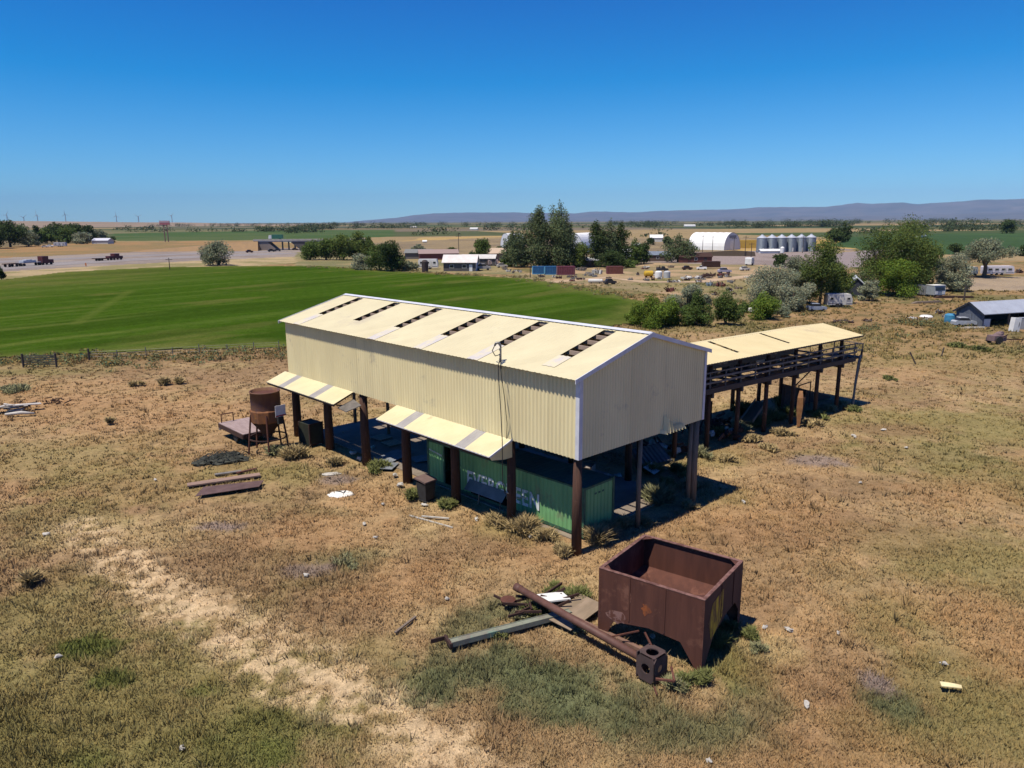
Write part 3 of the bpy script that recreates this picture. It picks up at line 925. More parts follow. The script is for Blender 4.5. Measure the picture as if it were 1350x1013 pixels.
fr.build('container_frame', cgreen_d, con)
flap = MB().add([(-.02, 5.3, 1.02), (-.02, 8.35, 1.02), (-.46, 8.35, .52), (-.46, 5.3, .52)], [(0, 1, 2, 3)])
fm = flap.build('propped_panel', mat('sky_lit_grey_panel', (.19, .20, .20), (.13, .145, .15), scale=1.5, rough=.7), con)  # sky light on the upturned flap is put into its grey colour
fm.modifiers.new('thickness', 'SOLIDIFY').thickness = .03
MB().tube((-.42, 7.2, -.1), (-.4, 7.15, .52), .05).build('prop', old_wood, fm)
MB().tube((-.42, 5.5, -.1), (-.4, 5.45, .52), .04).build('prop', old_wood, fm)
wlet = mat('faded_white_paint', (.70, .72, .70), (.16, .30, .18), scale=2.2, rough=.6, lo=.50, hi=.66)
tcu = bpy.data.curves.new('lettering', 'FONT')
tcu.body = 'EVERGREEN'; tcu.size = 1.22; tcu.offset = .03; tcu.extrude = .004; tcu.space_character = 1.08
tob = bpy.data.objects.new('lettering_tmp', tcu)
COL.objects.link(tob)
bpy.context.view_layer.update()
tw = tob.dimensions.x
tme = bpy.data.meshes.new_from_object(tob)
bpy.data.objects.remove(tob)
tme.materials.clear(); tme.materials.append(wlet)
let = bpy.data.objects.new('lettering', tme)
COL.objects.link(let)
let.parent = con
let.matrix_local = Matrix(((0, 0, -1, -.006), (-1, 0, 0, 8.62), (0, 1, 0, .62), (0, 0, 0, 1))) @ Matrix.Diagonal((5.6 / tw, 1, 1, 1))
sm = MB()
for i in range(14):
    y = 11.95 - i * .085
    sm.box((-.008, y, 1.98 - .012 * i), (.006, .045 + .02 * (i % 3 == 0), .07 + .03 * (i % 2)))
sm.build('small_marking', wlet, con)
for i in range(3):
    MB().box((.9 + .3 * i, -.006, 2.1), (.16, .006, .1)).build('small_marking', cgreen_d, con)

# ------------------------------------------------------------------ things standing or lying under the shed
def obj1(name, mb, m, loc, rz, label, cat, group=None, smooth=False):
    o = mb.build(name, m, None, smooth)
    o.location = loc; o.rotation_euler = (0, 0, rz)
    return tag(o, label, cat, group)
rust = mat('brown_rust', (.105, .040, .027), (.068, .026, .019), scale=1.6, rough=.85, bump=.35, stretch=(1.6, 1.6, .22), c3=(.16, .068, .045), spots=.38)
rust_d = mat('dark_rust', (.060, .030, .022), (.042, .022, .018), scale=3, rough=.9, bump=.3)
rust_o = mat('orange_rust', (.30, .105, .025), (.16, .06, .025), scale=2.5, rough=.85, c3=(.09, .04, .025), spots=.5)
cr = empty('steel_crate', at(411, 585), SH_R + .1, 'dark green-black steel crate beside the shed pole behind the rusty bin', 'crate')
MB().box((0, 0, .85), (1.1, 1.3, 1.5)).build('crate_body', mat('dark_green_steel', (.028, .032, .020), (.02, .02, .014), scale=3), cr)
e = MB()
for x in (-.53, .53):
    for y in (-.63, .63):
        e.box((x, y, .8), (.1, .1, 1.65))
for y in (-.64, .64):
    e.box((0, y, 1.6), (1.0, .08, .08)).box((0, y, .12), (1.0, .08, .08))
e.build('crate_frame', rust_d, cr)
bl = mat('bluish_board', (.20, .215, .24), (.14, .15, .17), scale=2)
k = 0
for lx, ly, sx, sy, rz_, lab in ((2.2, 18.4, 2.6, 1.5, .3, 'large bluish plywood sheet lying on the slab between the awnings'), (.9, 16.9, 1.3, .9, .6, 'small blue-grey board on the slab edge between the awnings'), (3.6, 16.6, 1.9, 1.2, -.2, 'grey board lying deeper in the shed behind the bluish plywood')):
    obj1('board', MB().box((0, 0, .1), (sx, sy, .03)), bl, shed_pt(lx, ly, .05 + .002 * k), SH_R + rz_, lab, 'board'); k += 1
def pallet(loc, rz, label, group=None):
    p = empty('pallet', loc, rz, label, 'pallet', group)
    d = MB()
    for i in range(6):
        d.box((-.5 + i * .2, 0, .125), (.14, 1.2, .022))
    d.build('deck_board', mat('pallet_wood', (.40, .31, .23), (.30, .23, .17), scale=4), p)
    s = MB()
    for y in (-.55, 0, .55):
        s.box((0, y, .06), (1.14, .05, .1))
    s.build('stringer', old_wood, p)
    return p
pallet(shed_pt(4.1, 22.6, .06), SH_R + .1, 'pale slatted pallet on the slab farther from the container')
pallet(shed_pt(3.9, 20.9, .06), SH_R - .05, 'pale slatted pallet on the slab nearer the container')
bits = mat('pale_debris', (.48, .45, .40), (.34, .31, .27), scale=4)
for i, (lx, ly, s) in enumerate(((.7, 20.9, .5), (1.3, 20.0, .35), (.4, 19.6, .4), (2.4, 21.1, .3), (.2, 15.2, .45), (-.5, 13.6, .55), (9.5, 6.1, .6), (10.0, 5.6, .4), (8.9, 6.4, .4))):
    m = MB().blob((0, 0, .08), (s * .5, s * .36, .12), i + 3, 7, 5, .45)
    obj1('debris_lump', m, bits, shed_pt(lx, ly, .05), i * 1.3, 'small pale lump of debris on or beside the shed floor', 'debris', 'pale debris lumps around the shed floor')
bx = empty('cardboard_box', shed_pt(9.1, 7.3, .04), SH_R + .4, 'open greyish cardboard box on the shed floor behind the container', 'box')
m = MB()
for a in (-1, 1):
    m.box((a * .4, 0, .3), (.02, .8, .6)).box((0, a * .4, .3), (.78, .02, .6)).box((a * .52, 0, .66), (.3, .78, .015), ry=a * .5)
m.build('box_wall', mat('grey_cardboard', (.30, .25, .22), (.22, .18, .16), scale=3), bx)
# ribbed sheet leaning between the shed and the platform
ls = obj1('leaning_sheet', MB().corr((0, 0, 0), X_, 2.6, Vector((0, .85, .53)), 0, lambda s: 1.5, Vector((0, -.66, .75)), .34, .09, .5), mat('grey_sheet', (.12, .115, .11), (.08, .078, .075), scale=2, rough=.5), shed_pt(12.4, 5.6, .1), SH_R - .2, 'grey ribbed metal sheet leaning in the shade between shed and platform', 'metal sheet')
pb = obj1('plywood_offcut', MB().box((0, 0, .3), (1.2, .8, .03), rx_=.4), bits, shed_pt(12.2, 4.6, 0), SH_R + .2, 'pale plywood offcut propped before the leaning ribbed sheet', 'board')
# waste bin
wb = empty('waste_bin', at(562, 658), SH_R + .1, 'dark grey lidded waste bin standing before the container', 'bin')
MB().prism([(-.36, -.36, 0), (.36, -.36, 0), (.36, .36, 0), (-.36, .36, 0)], (0, 0, 1), .001).add([(-.30, -.30, 0), (.30, -.30, 0), (.30, .30, 0), (-.30, .30, 0), (-.40, -.40, 1.05), (.40, -.40, 1.05), (.40, .40, 1.05), (-.40, .40, 1.05)], [(0, 1, 5, 4), (1, 2, 6, 5), (2, 3, 7, 6), (3, 0, 4, 7)]).build('bin_body', mat('dark_bin_plastic', (.045, .042, .04), (.03, .028, .026), scale=3), wb)
MB().prism([(-.46, -.46, 1.10), (.46, -.46, 1.10), (.46, .46, 1.22), (-.46, .46, 1.22)], (0, 0, 1), .09).build('bin_lid', mat('brown_lid', (.16, .105, .095), (.12, .08, .07), scale=3), wb)

# ================================================================== RAISED LOADING PLATFORM
PL_R = SH_R - .0997
plat = empty('loading_platform', shed_pt(19.3, 5.25, 0), PL_R, 'raised dark timber loading platform under a long cream roof with rails', 'platform')
PX0, PX1, PW = -8.2, 18.8, 5.3
dark_t = mat('dark_platform_timber', (.075, .060, .054), (.05, .04, .037), scale=3, rough=.85, stretch=(.4, 3, 3), c3=(.09, .07, .06), spots=.2)
rail_m = mat('grey_rail', (.15, .14, .14), (.10, .092, .092), scale=4, rough=.7)
zr = 6.05
rise = .62
pr = MB()
RX = 3.0
su = Vector((0, RX + .6, rise)); sl_n = su.length; su.normalize()
sn = Vector((0, -su.z, su.y))
edges = [PX0 - .2, 3.4, 3.75, 9.75, 10.1, PX1 + .35]
for i in range(0, 6, 2):
    pr.corr((edges[i], -.6, zr), X_, edges[i + 1] - edges[i], su, 0, lambda s: sl_n, sn, .3, .018, .25)
for i in (1, 3):
    pr.corr((edges[i], -.6, zr), X_, edges[i + 1] - edges[i], su, 0, lambda s: 1.0, sn, .3, .018, .25)
pr.corr((PX0 - .2, PW + .6, zr), X_, PX1 - PX0 + .55, Vector((0, -(PW + .6 - RX), rise)).normalized(), 0, lambda s: math.hypot(PW + .6 - RX, rise), Vector((0, rise, PW + .6 - RX)).normalized(), .3, .018, .25)
prf = pr.build('platform_roof', mat('warm_cream_sheet', (.66, .55, .30), (.61, .50, .265), panel=.04, scale=.5, rough=.5, c3=(.52, .42, .25), spots=.15), plat)
MB().beam((PX0 - .2, -.6, zr - .06), (PX1 + .35, -.6, zr - .06), .05, .1).beam((PX1 + .33, -.6, zr - .06), (PX1 + .33, RX, zr + rise - .06), .05, .1).beam((PX1 + .33, RX, zr + rise - .06), (PX1 + .33, PW + .6, zr - .06), .05, .1).build('fascia', dark_t, prf)
for i in range(4):
    y = -.45 + i * 1.1
    MB().beam((PX0, y, zr - .1 + (y + .6) * rise / (RX + .6)), (PX1 + .2, y, zr - .1 + (y + .6) * rise / (RX + .6)), .08, .16).build('platform_purlin', dark_t, plat)
PXS = [-6.8, -3.4, 0, 3.3, 6.7, 10.3, 13.7, 16.9]
for i, x in enumerate(PXS):
    for y, rad in ((0, .17), (PW, .17)):
        xx = x + (random.uniform(-.25, .25) if y else 0)
        MB().path([(xx, y, -.1), (xx + random.uniform(-.05, .05), y, 2), (xx, y, zr - .1)], [rad, rad * .95, rad * .85], 10).build('pole', timber, plat, True)
    MB().beam((x, -.35, 3.72), (x, PW + .35, 3.72), .2, .34).build('cross_beam', dark_t, plat)
    MB().beam((x, -.3, zr - .12), (x, RX, zr + rise - .2), .1, .18).beam((x, PW + .3, zr - .12), (x, RX, zr + rise - .2), .1, .18).build('rafter', dark_t, plat)
for y in (-.28, .45, PW / 2, PW + .2):
    MB().beam((PX0, y, 4.05), (PX1, y, 4.05), .12, .36).build('platform_beam', dark_t, plat)
d = MB()
for i in range(44):
    x = PX0 + .3 + i * .61
    if i % 7 in (1, 2, 3, 5, 6):
        continue
    d.box((x, PW / 2, 4.26), (.56, PW + .1, .05))
d.build('deck', dark_t, plat)
for y, zs in ((-.3, (4.62, 4.98, 5.35)), (PW + .25, (4.7, 5.2))):
    for z in zs:
        MB().beam((PX0, y, z), (PX1 + .1, y, z + random.uniform(-.04, .04)), .07, .13 if z < 5 else .08).build('rail', rail_m, plat)
    x = PX0 + 1
    while x < PX1:
        MB().beam((x, y + .05, 4.25), (x, y + .05, 5.4), .08, .08).build('rail_post', rail_m, plat)
        x += 1.72
# conveyor trough along the deck
for y, z in ((2.2, 4.95),):
    c = MB().beam((PX0 + 1, y, z), (13.2, y, z), .75, .07).beam((PX0 + 1, y - .4, z + .08), (13.2, y - .4, z + .08), .06, .26).beam((PX0 + 1, y + .4, z + .08), (13.2, y + .4, z + .08), .06, .26)
    x = PX0 + 2
    while x < 13:
        c.beam((x, y - .35, 4.28), (x, y - .35, z), .07, .07).beam((x, y + .35, 4.28), (x, y + .35, z), .07, .07)
        x += 2.3
    c.build('conveyor_trough', rail_m, plat)
mt = MB()
for x, y, w, h in ((-5.2, 2.5, .9, .8), (-1.0, 2.6, .7, .9), (2.1, 2.7, 1.0, .6), (5.4, 2.5, .6, 1.0), (8.2, 2.6, .9, .7), (11.4, 2.5, .6, .8)):
    mt.box((x, y, 4.3 + h / 2), (w, .7, h)).tube((x - w * .7, y, 4.7), (x + w * .7, y, 4.7), .14, n=8)
mt.build('drive_housing', rail_m, plat)
pp = mat('pale_panel', (.45, .44, .43), (.35, .34, .33), scale=3)
for x, z, w in ((-.6, 5.55, .7), (1.3, 4.75, 1.2), (3.0, 5.2, .6), (6.1, 5.1, .9), (8.8, 4.75, 1.1), (10.6, 5.4, .6)):
    MB().box((x, 2.05, z), (w, .03, .2)).build('pale_guard', pp, plat)
# end landing
for z in (4.75, 5.3):
    MB().beam((PX1, -.3, z), (PX1 + 1.0, -.3, z - .05), .05, .06).beam((PX1 + 1.0, -.3, z - .05), (PX1 + 1.0, 2.2, z - .05), .05, .06).build('landing_rail', rail_m, plat)
MB().beam((PX1 + 1.0, -.3, 4.0), (PX1 + 1.0, -.3, 5.3), .07, .07).beam((PX1 + 1.0, 2.2, 4.0), (PX1 + 1.0, 2.2, 5.3), .07, .07).build('landing_post', rail_m, plat)
MB().box((PX1 + .5, .95, 4.1), (1.1, 2.5, .12)).build('landing_deck', dark_t, plat)
MB().path([(PX1 - .15, -.5, 0), (PX1 + .05, -.45, 2.0), (PX1 + .35, -.4, 3.7), (PX1 + .65, -.35, 4.3)], .1, 8).build('downpipe', mat('grey_pipe', (.17, .165, .16), (.12, .11, .105), scale=4, rough=.5), plat)
MB().path([(PX1 + .3, -.2, 0), (PX1 + .55, -.25, 2.2), (PX1 + .95, -.3, 4.8)], .085, 8).build('leaning_post', dark_t, plat)
MB().tube((15.4, 1.2, 3.7), (13.2, 2.4, 1.3), .05).build('diagonal_brace', dark_t, plat)

def plat_pt(x, y, z=0):
    c, s = math.cos(PL_R), math.sin(PL_R)
    o = plat.location
    return Vector((o.x + x * c - y * s, o.y + x * s + y * c, z))
# things under and beside the platform
sp = empty('spout_chute', plat_pt(9.75, -1.0, 0), PL_R + .5, 'upright orange-rusty spout standing at the sunny edge of the platform', 'chute')
MB().add([(-.12, -.1, 0), (.12, -.1, 0), (.12, .1, 0), (-.12, .1, 0), (-.3, -.22, 1.5), (.34, -.22, 1.5), (.34, .22, 1.5), (-.3, .22, 1.5), (-.34, -.2, 2.3), (.26, -.2, 2.3), (.26, .2, 2.3), (-.34, .2, 2.3), (-.16, -.12, 2.75), (.1, -.12, 2.75), (.1, .12, 2.75), (-.16, .12, 2.75)],
         [(0, 1, 5, 4), (1, 2, 6, 5), (2, 3, 7, 6), (3, 0, 4, 7), (4, 5, 9, 8), (5, 6, 10, 9), (6, 7, 11, 10), (7, 4, 8, 11), (8, 9, 13, 12), (9, 10, 14, 13), (10, 11, 15, 14), (11, 8, 12, 15), (12, 13, 14, 15)]).build('chute_body', mat('orange_brown_steel', (.33, .17, .07), (.22, .10, .045), scale=2.5, c3=(.12, .06, .035), spots=.3), sp)
MB().tube((.3, -.2, 1.6), (.45, -.25, 2.2), .1).box((.3, 0, 1.9), (.24, .3, .4)).build('chute_motor', rust_d, sp)
obj1('ramp_wall', MB().prism([(0, 0, 0), (6.6, 0, 0), (6.6, 0, .2), (0, 0, 2.1)], (0, 1, 0), .3), mat('dark_brick_red', (.060, .036, .034), (.04, .026, .026), scale=2), plat_pt(13.6, 2.7, 0), PL_R - .05, 'low dark sloping ramp wall under the far end of the platform', 'ramp')
tf = empty('tube_frame', plat_pt(13.6, 1.5, 0), PL_R + .1, 'open rectangular dark metal frame standing before the ramp wall', 'frame')
MB().tube((0, 0, 0), (0, 0, 2.2), .05).tube((2.1, 0, 0), (2.1, 0, 2.2), .05).tube((0, 0, 2.2), (2.1, 0, 2.2), .05).build('frame_bar', rust_d, tf)
MB().tube((1.25, 0, 0), (1.25, 0, 1.2), .04).blob((1.25, 0, 1.35), (.2, .16, .28), 4).build('valve', rust_d, tf)
pk = empty('plank_chute', plat_pt(6.3, 1.2, 0), PL_R + .28, 'long olive-brown wooden chute lying slanted under the platform', 'chute')
MB().beam((0, 0, .5), (4.4, .4, 1.1), .9, .06).build('chute_bed', mat('olive_plank', (.15, .125, .06), (.10, .085, .045), scale=3, stretch=(.4, 3, 3)), pk)
MB().beam((0, -.45, .6), (4.4, -.05, 1.2), .06, .28).beam((0, .45, .6), (4.4, .85, 1.2), .06, .28).build('chute_side', old_wood, pk)
MB().tube((.6, -.3, 0), (.6, -.3, .6), .06).build('chute_leg', old_wood, pk)
MB().tube((3.9, .5, 0), (3.9, .5, 1.05), .06).build('chute_leg', old_wood, pk)
th = empty('sawhorse', plat_pt(1.2, 3.2, 0), PL_R - .1, 'crossed dark timber sawhorse frame under the platform', 'sawhorse')
for i in range(3):
    MB().beam((i * .9, 0, 0), (i * .9 + .9, .1, 1.5), .09, .09).beam((i * .9 + .9, 0, 0), (i * .9, .1, 1.5), .09, .09).build('crossed_leg', rust_d, th)
MB().tube((3.2, .2, 0), (3.2, .2, 2.0), .07).build('stake', rust_d, th)
for i, (x, y, s, lab) in enumerate(((-2.8, 1.0, 1.2, 'pile of dark scrap in the shade at the shed end of the platform'), (2.4, .8, 1.4, 'pile of dark scrap and pale rags between the platform poles'), (4.9, 2.4, 1.1, 'pile of dark scrap behind the slanted wooden chute'))):
    t = empty('scrap_pile', plat_pt(x, y, 0), i * .8, lab, 'scrap')
    m = MB(); q = random.Random(i + 40)
    for j in range(16):
        a = (q.uniform(-s, s), q.uniform(-s * .7, s * .7), q.uniform(.05, .6))
        m.beam(a, (a[0] + q.uniform(-1, 1), a[1] + q.uniform(-.8, .8), q.uniform(.05, .9)), q.uniform(.05, .2), q.uniform(.04, .25))
    m.build('scrap_bar', rust_d, t)
    m = MB()
    for j in range(4):
        m.blob((q.uniform(-s, s), q.uniform(-.8, .5), q.uniform(.2, .5)), (.3, .25, .22), j + i * 9, 7, 5, .5)
    m.build('pale_rag', bits if i != 2 else rust_d, t)
# ================================================================== THINGS ON THE NEAR GROUND
def gz(x, y):
    return float(relief(np.array([x]), np.array([y]))[0])
def put(px, py, dz=0.0):
    p = at(px, py)
    p.z = gz(p.x, p.y) + dz
    return p
# ---- big rusty steel hopper
hop = empty('steel_hopper', (6.0, 25.75, -.08), R(53.3), 'big open rust-brown steel hopper standing on tapered corner legs in the grass', 'hopper')
HX, HY, HZ = 1.86, 2.08, 2.78
yellow = mat('flaked_yellow_on_rust', (.52, .34, .03), (.13, .06, .035), scale=2.2, rough=.75, stretch=(2, 1.4, .35), lo=.42, hi=.58, c3=(.09, .042, .032), spots=.45)
T = .03
def side(name, a, b, prof, inward, m):
    # a->b along the foot of one side; prof: (s, z) outline
    a, b = Vector(a), Vector(b)
    d = (b - a)
    pts = [a + d * s + Vector((0, 0, z)) for s, z in prof]
    return MB().prism(pts, inward, T).build(name, m, hop)
cut_f = [(0, 0), (.045, 0), (.20, .92), (.50, 1.02), (.84, .80), (.93, 0), (1, 0), (1, HZ), (0, HZ)]
cut_r = [(0, 0), (.03, 0), (.26, 1.0), (.58, 1.32), (.82, 1.36), (.93, .9), (.955, 0), (1, 0), (1, HZ), (0, HZ)]
# front-left face lies at x=-HX; local y from near corner (-HY) to far corner (+HY)
side('side_plate', (-HX, -HY, 0), (-HX, HY, 0), cut_f, (1, 0, 0), rust)
side('side_plate', (HX, -HY + T, 0), (HX, HY - T, 0), cut_f, (-1, 0, 0), rust)
side('end_plate', (-HX + T, -HY, 0), (HX, -HY, 0), cut_r, (0, 1, 0), mat('rust_end', (.105, .046, .034), (.07, .032, .026), scale=1.6, rough=.85, bump=.25, stretch=(1, 1, .3), c3=(.06, .028, .022), spots=.3))
side('end_plate', (-HX + T, HY, 0), (HX, HY, 0), cut_r, (0, -1, 0), rust)
MB().prism([(-HX + 1.55, -HY - .012, 1.32), (-HX + .75, -HY - .012, .92), (-HX + .42, -HY - .012, 1.7), (-HX + .75, -HY - .012, 2.35), (-HX + 1.75, -HY - .012, 2.5), (-HX + 1.75, -HY - .012, 1.5)], (0, 1, 0), .008).build('yellow_paint_patch', yellow, hop)
_q = random.Random(2)
def blotch(y, z, r, sy, n=15):
    return [(-HX - .007, y + r * sy * math.cos(6.283 * k / n) * _q.uniform(.65, 1.2), z + r * math.sin(6.283 * k / n) * _q.uniform(.65, 1.2)) for k in range(n)]
MB().prism(blotch(.1, 1.72, .25, .75), (1, 0, 0), .005).build('orange_rust_patch', mat('orange_rust_fleck', (.26, .075, .022), (.105, .040, .027), scale=4.5, rough=.85, lo=.42, hi=.60), hop)
MB().prism(blotch(.95, 1.95, .5, .45), (1, 0, 0), .004).build('pinkish_rust_patch', mat('pink_rust_fleck', (.17, .075, .05), (.105, .040, .027), scale=3.5, rough=.85, lo=.40, hi=.58), hop)
MB().prism(blotch(1.3, 1.05, .28, 1.6), (1, 0, 0), .004).build('pale_scrape', mat('pale_scrape', (.22, .12, .10), (.105, .040, .027), scale=5, rough=.85, lo=.46, hi=.56), hop)
for y in (-.62, .78):
    MB().box((-HX - .012, y, 1.9), (.024, .05, HZ - 1.05)).build('weld_seam', rust, hop)
for x in (-.3, .9):
    MB().box((x, -HY - .012, 2.08), (.05, .024, 1.35)).build('weld_seam', rust, hop)
# rim flange, corner gussets, sloped floor
rim = MB()
for x in (-HX + .06, HX - .06):
    rim.box((x, 0, HZ + .012), (.14, 2 * HY, .024))
for y in (-HY + .06, HY - .06):
    rim.box((0, y, HZ + .016), (2 * HX - .28, .14, .026))
rim.build('rim', mat('worn_rim', (.20, .105, .085), (.10, .045, .035), scale=3.5, rough=.7, lo=.42, hi=.6), hop)
for sx in (-1, 1):
    for sy in (-1, 1):
        MB().prism([(sx * (HX - .04), sy * (HY - .04), HZ - .006), (sx * (HX - .55), sy * (HY - .04), HZ - .006), (sx * (HX - .04), sy * (HY - .55), HZ - .006)], (0, 0, -1), .015).build('corner_gusset', rust, hop)
        m = MB()
        for k in range(16):
            m.box((sx * HX + sx * .008, sy * (HY - .07), .35 + k * .14), (.016, .03, .03))
        m.box((sx * HX + sx * .003, sy * (HY - .07), 1.4), (.006, .06, 2.3))
        m.build('rivet_strip', rust, hop)
MB().add([(-HX + T, -HY + T, 1.45), (HX - T, -HY + T, 1.45), (HX - T, HY - T, 1.45), (-HX + T, HY - T, 1.45), (-.35, -.4, .55), (.35, -.4, .55), (.35, .4, .55), (-.35, .4, .55)],
         [(0, 1, 5, 4), (1, 2, 6, 5), (2, 3, 7, 6), (3, 0, 4, 7), (4, 5, 6, 7)]).build('hopper_floor', rust, hop)
MB().beam((-HX - .1, .3, .86), (-HX - .55, 1.5, .35), .05, .05).build('strut', rust, hop)
MB().beam((-HX - .05, .1, .84), (-HX - .75, -1.0, .12), .06, .06).build('strut', rust, hop)
# ---- auger pipe with its boxed end
a0, a1 = Vector((.11, 27.85, .72)), Vector((4.52, 23.0, .50))
aug = empty('auger_pipe', (4.7, 22.9, 0), 0, 'long rust-brown auger pipe ending in a square steel box beside the hopper', 'auger')
o = aug.location
pm = mat('pipe_rust', (.135, .066, .050), (.095, .045, .035), scale=3, rough=.6, c3=(.16, .09, .07), spots=.2)
MB().tube(a0 - o, a1 - o, .145, n=16).build('pipe', pm, aug, True)
MB().tube(a0 - o - (a1 - a0).normalized() * .004, a0 - o + (a1 - a0).normalized() * .3, .165, n=16).build('pipe_collar', pm, aug, True)
ad = (a1 - a0).normalized()
ang = math.atan2(ad.y, ad.x)
bxx = MB()
def ring_face(mb, c, u, v, w, h, r, nrm, n=16):
    # square plate with a round hole
    c, u, v, nrm = Vector(c), Vector(u), Vector(v), Vector(nrm)
    vs, fs = [], []
    for k in range(n):
        t = 2 * math.pi * (k + .5) / n
        cx, cy = math.cos(t), math.sin(t)
        s = 1 / max(abs(cx), abs(cy))
        vs.append(c + u * cx * r + v * cy * r)
        vs.append(c + u * cx * s * w / 2 + v * cy * s * h / 2)
    for k in range(n):
        k2 = (k + 1) % n
        fs.append((2 * k, 2 * k + 1, 2 * k2 + 1, 2 * k2))
    mb.add(vs, fs)
ux, uy, uz = Vector((math.cos(ang), math.sin(ang), 0)), Vector((-math.sin(ang), math.cos(ang), 0)), Vector((0, 0, 1))
bc = a1 - o + ux * .42 + Vector((0, 0, .0))
w_ = .72
bc = bc - uz * .03 - ux * .06
ring_face(bxx, bc + uz * .48, ux, uy, w_, w_, .22, uz)
ring_face(bxx, bc - uy * w_ / 2, ux, uz, w_, 0.96, .18, uy)
ring_face(bxx, bc + uy * w_ / 2, ux, uz, w_, 0.96, .18, uy)
bxx.add([bc - ux * w_ / 2 + uy * a * w_ / 2 + uz * b * .48 for a, b in ((-1, -1), (1, -1), (1, 1), (-1, 1))], [(0, 1, 2, 3)])
ring_face(bxx, bc + ux * w_ / 2, uy, uz, w_, 0.96, .14, ux)
obx = bxx.build('end_box', mat('box_steel', (.082, .052, .048), (.055, .038, .035), scale=3, rough=.7), aug)
obx.modifiers.new('thickness', 'SOLIDIFY').thickness = .04
MB().beam(bc + ux * .45 + uy * .5 - uz * .1, bc + ux * 1.0 - uy * .1 - uz * .1, .07, .07).beam(bc + ux * .5 - uy * .45 - uz * .1, bc + ux * 1.0 - uy * .1 - uz * .1, .07, .07).beam(bc + ux * .45 - uy * .44 - uz * .44, bc + ux * .75 - uy * .7 - uz * .46, .05, .05).build('drive_bracket', rust, aug)
MB().tube(a0 - o + (a1 - a0) * .62 + Vector((.2, .1, -.2)), a1 - o + Vector((.1, .2, -.25)), .06).build('drive_shaft', rust_d, aug)
# ---- old steel frame with greenish channel, boards, white panel
chg = mat('faded_green_paint', (.215, .235, .175), (.17, .155, .125), scale=2.2, rough=.8, stretch=(1, 1, 1), c3=(.13, .24, .18), spots=.2)
ch = empty('channel_beam', (-2.35, 24.62, .10), math.atan2(2.15, 4.6), 'long flaking pale green steel channel lying in the grass under the auger pipe', 'beam')
L = 5.1
cm = MB().box((L / 2, 0, .12), (L, .26, .03)).box((L / 2, .14, .06), (L, .025, .2)).box((L / 2, -.14, .06), (L, .025, .2))
for k in range(4):
    cm.box((.5 + k * 1.25, 0, .142), (.05, .3, .012))
cm.build('channel', chg, ch)
MB().box((-.02, .14, .06), (.1, .7, .18)).box((-.3, .42, .06), (.6, .06, .16)).build('end_plate', rust_d, ch)
fb = empty('rusted_frame', at(716, 803), .2, 'dark tangled rusty frame lying in the weeds under the high end of the pipe', 'frame')
m = MB(); q = random.Random(3)
for k in range(26):
    a = (q.uniform(-1.3, 1.1), q.uniform(-.5, .7), q.uniform(.05, .35))
    m.beam(a, (a[0] + q.uniform(-1.1, 1.1), a[1] + q.uniform(-.5, .5), q.uniform(.05, .55)), .06, .1)
m.beam((-.2, -.3, .1), (-.2, -.3, .68), .1, .1).beam((-.9, .2, .05), (.9, .35, .3), .12, .2)
m.build('frame_bar', rust_d, fb)
MB().lathe([(.02, 0), (.3, .02), (.32, .1), (.2, .14), (.02, .15)], (-1.35, .5, .22), 12).build('wheel_hub', rust, fb)
obj1('white_board', MB().box((0, 0, .42), (1.25, .85, .06), rx_=-.12, ry=.08), mat('white_panel', (.74, .73, .70), (.62, .61, .58), scale=2), at(728, 800), .35, 'bright white flat panel propped behind the auger pipe', 'panel')
obj1('plywood_sheet', MB().box((0, 0, .20), (2.3, 1.3, .03), rx_=.06, ry=-.04), mat('weathered_ply', (.29, .215, .15), (.20, .15, .10), scale=1.5, stretch=(.5, 2, 1)), at(758, 812), .85, 'weathered tan plywood sheet lying between the pipe and the hopper', 'board')
obj1('angle_iron', MB().beam((0, 0, .18), (2.6, -2.2, .12), .16, .12), mat('pinkish_rust', (.22, .13, .10), (.15, .085, .06), scale=2.5), Vector((2.2, 26.5, 0)), -.05, 'pinkish rusty steel angle lying close beneath the auger pipe', 'steel bar')
# ---- rusty bin on legs with notice board
bn = empty('rusty_bin', Vector((-16.85, 49.0, 0)), SH_R, 'rusty round steel bin on splayed legs with a white notice, by the shed corner', 'bin')
MB().lathe([(.98, 3.0), (.98, 4.15), (1.02, 4.17), (1.02, 4.24), (.94, 4.24), (.94, 3.0)], n=28).build('drum', mat('drum_rust', (.17, .085, .045), (.10, .045, .035), scale=1.4, rough=.8, stretch=(1, 1, .4), c3=(.085, .045, .06), spots=.4), bn, True)
MB().lathe([(.93, 4.05), (.02, 4.12)], n=28).build('drum_lid', rust, bn)
MB().lathe([(1.0, 3.0), (1.08, 2.9), (1.08, 2.15), (1.02, 2.1)], n=10).build('lower_drum', mat('orange_drum', (.25, .095, .028), (.11, .05, .03), scale=1.3, c3=(.34, .15, .03), spots=.35), bn)
MB().lathe([(1.02, 2.1), (.35, 1.25), (.3, .95), (.02, .95)], n=16).build('cone', rust_d, bn)
for i in range(5):
    a = .5 + i * 2 * math.pi / 5
    MB().path([(1.05 * math.cos(a), 1.05 * math.sin(a), 2.7), (1.15 * math.cos(a), 1.15 * math.sin(a), 2.0), (1.4 * math.cos(a), 1.4 * math.sin(a), -.05)], .065, 8).build('leg', rust, bn)
MB().lathe([(1.22, .95), (1.3, .95), (1.3, 1.02), (1.22, 1.02), (1.22, .95)], n=20).build('leg_ring', rust_d, bn)
nd = math.radians(-98)
nc = Vector((.45, -1.22, 2.95))
sg = MB().box(nc, (.78, .03, .78), rz=.12).build('notice_board', mat('white_board', (.68, .66, .66), (.55, .52, .53), scale=4), bn)
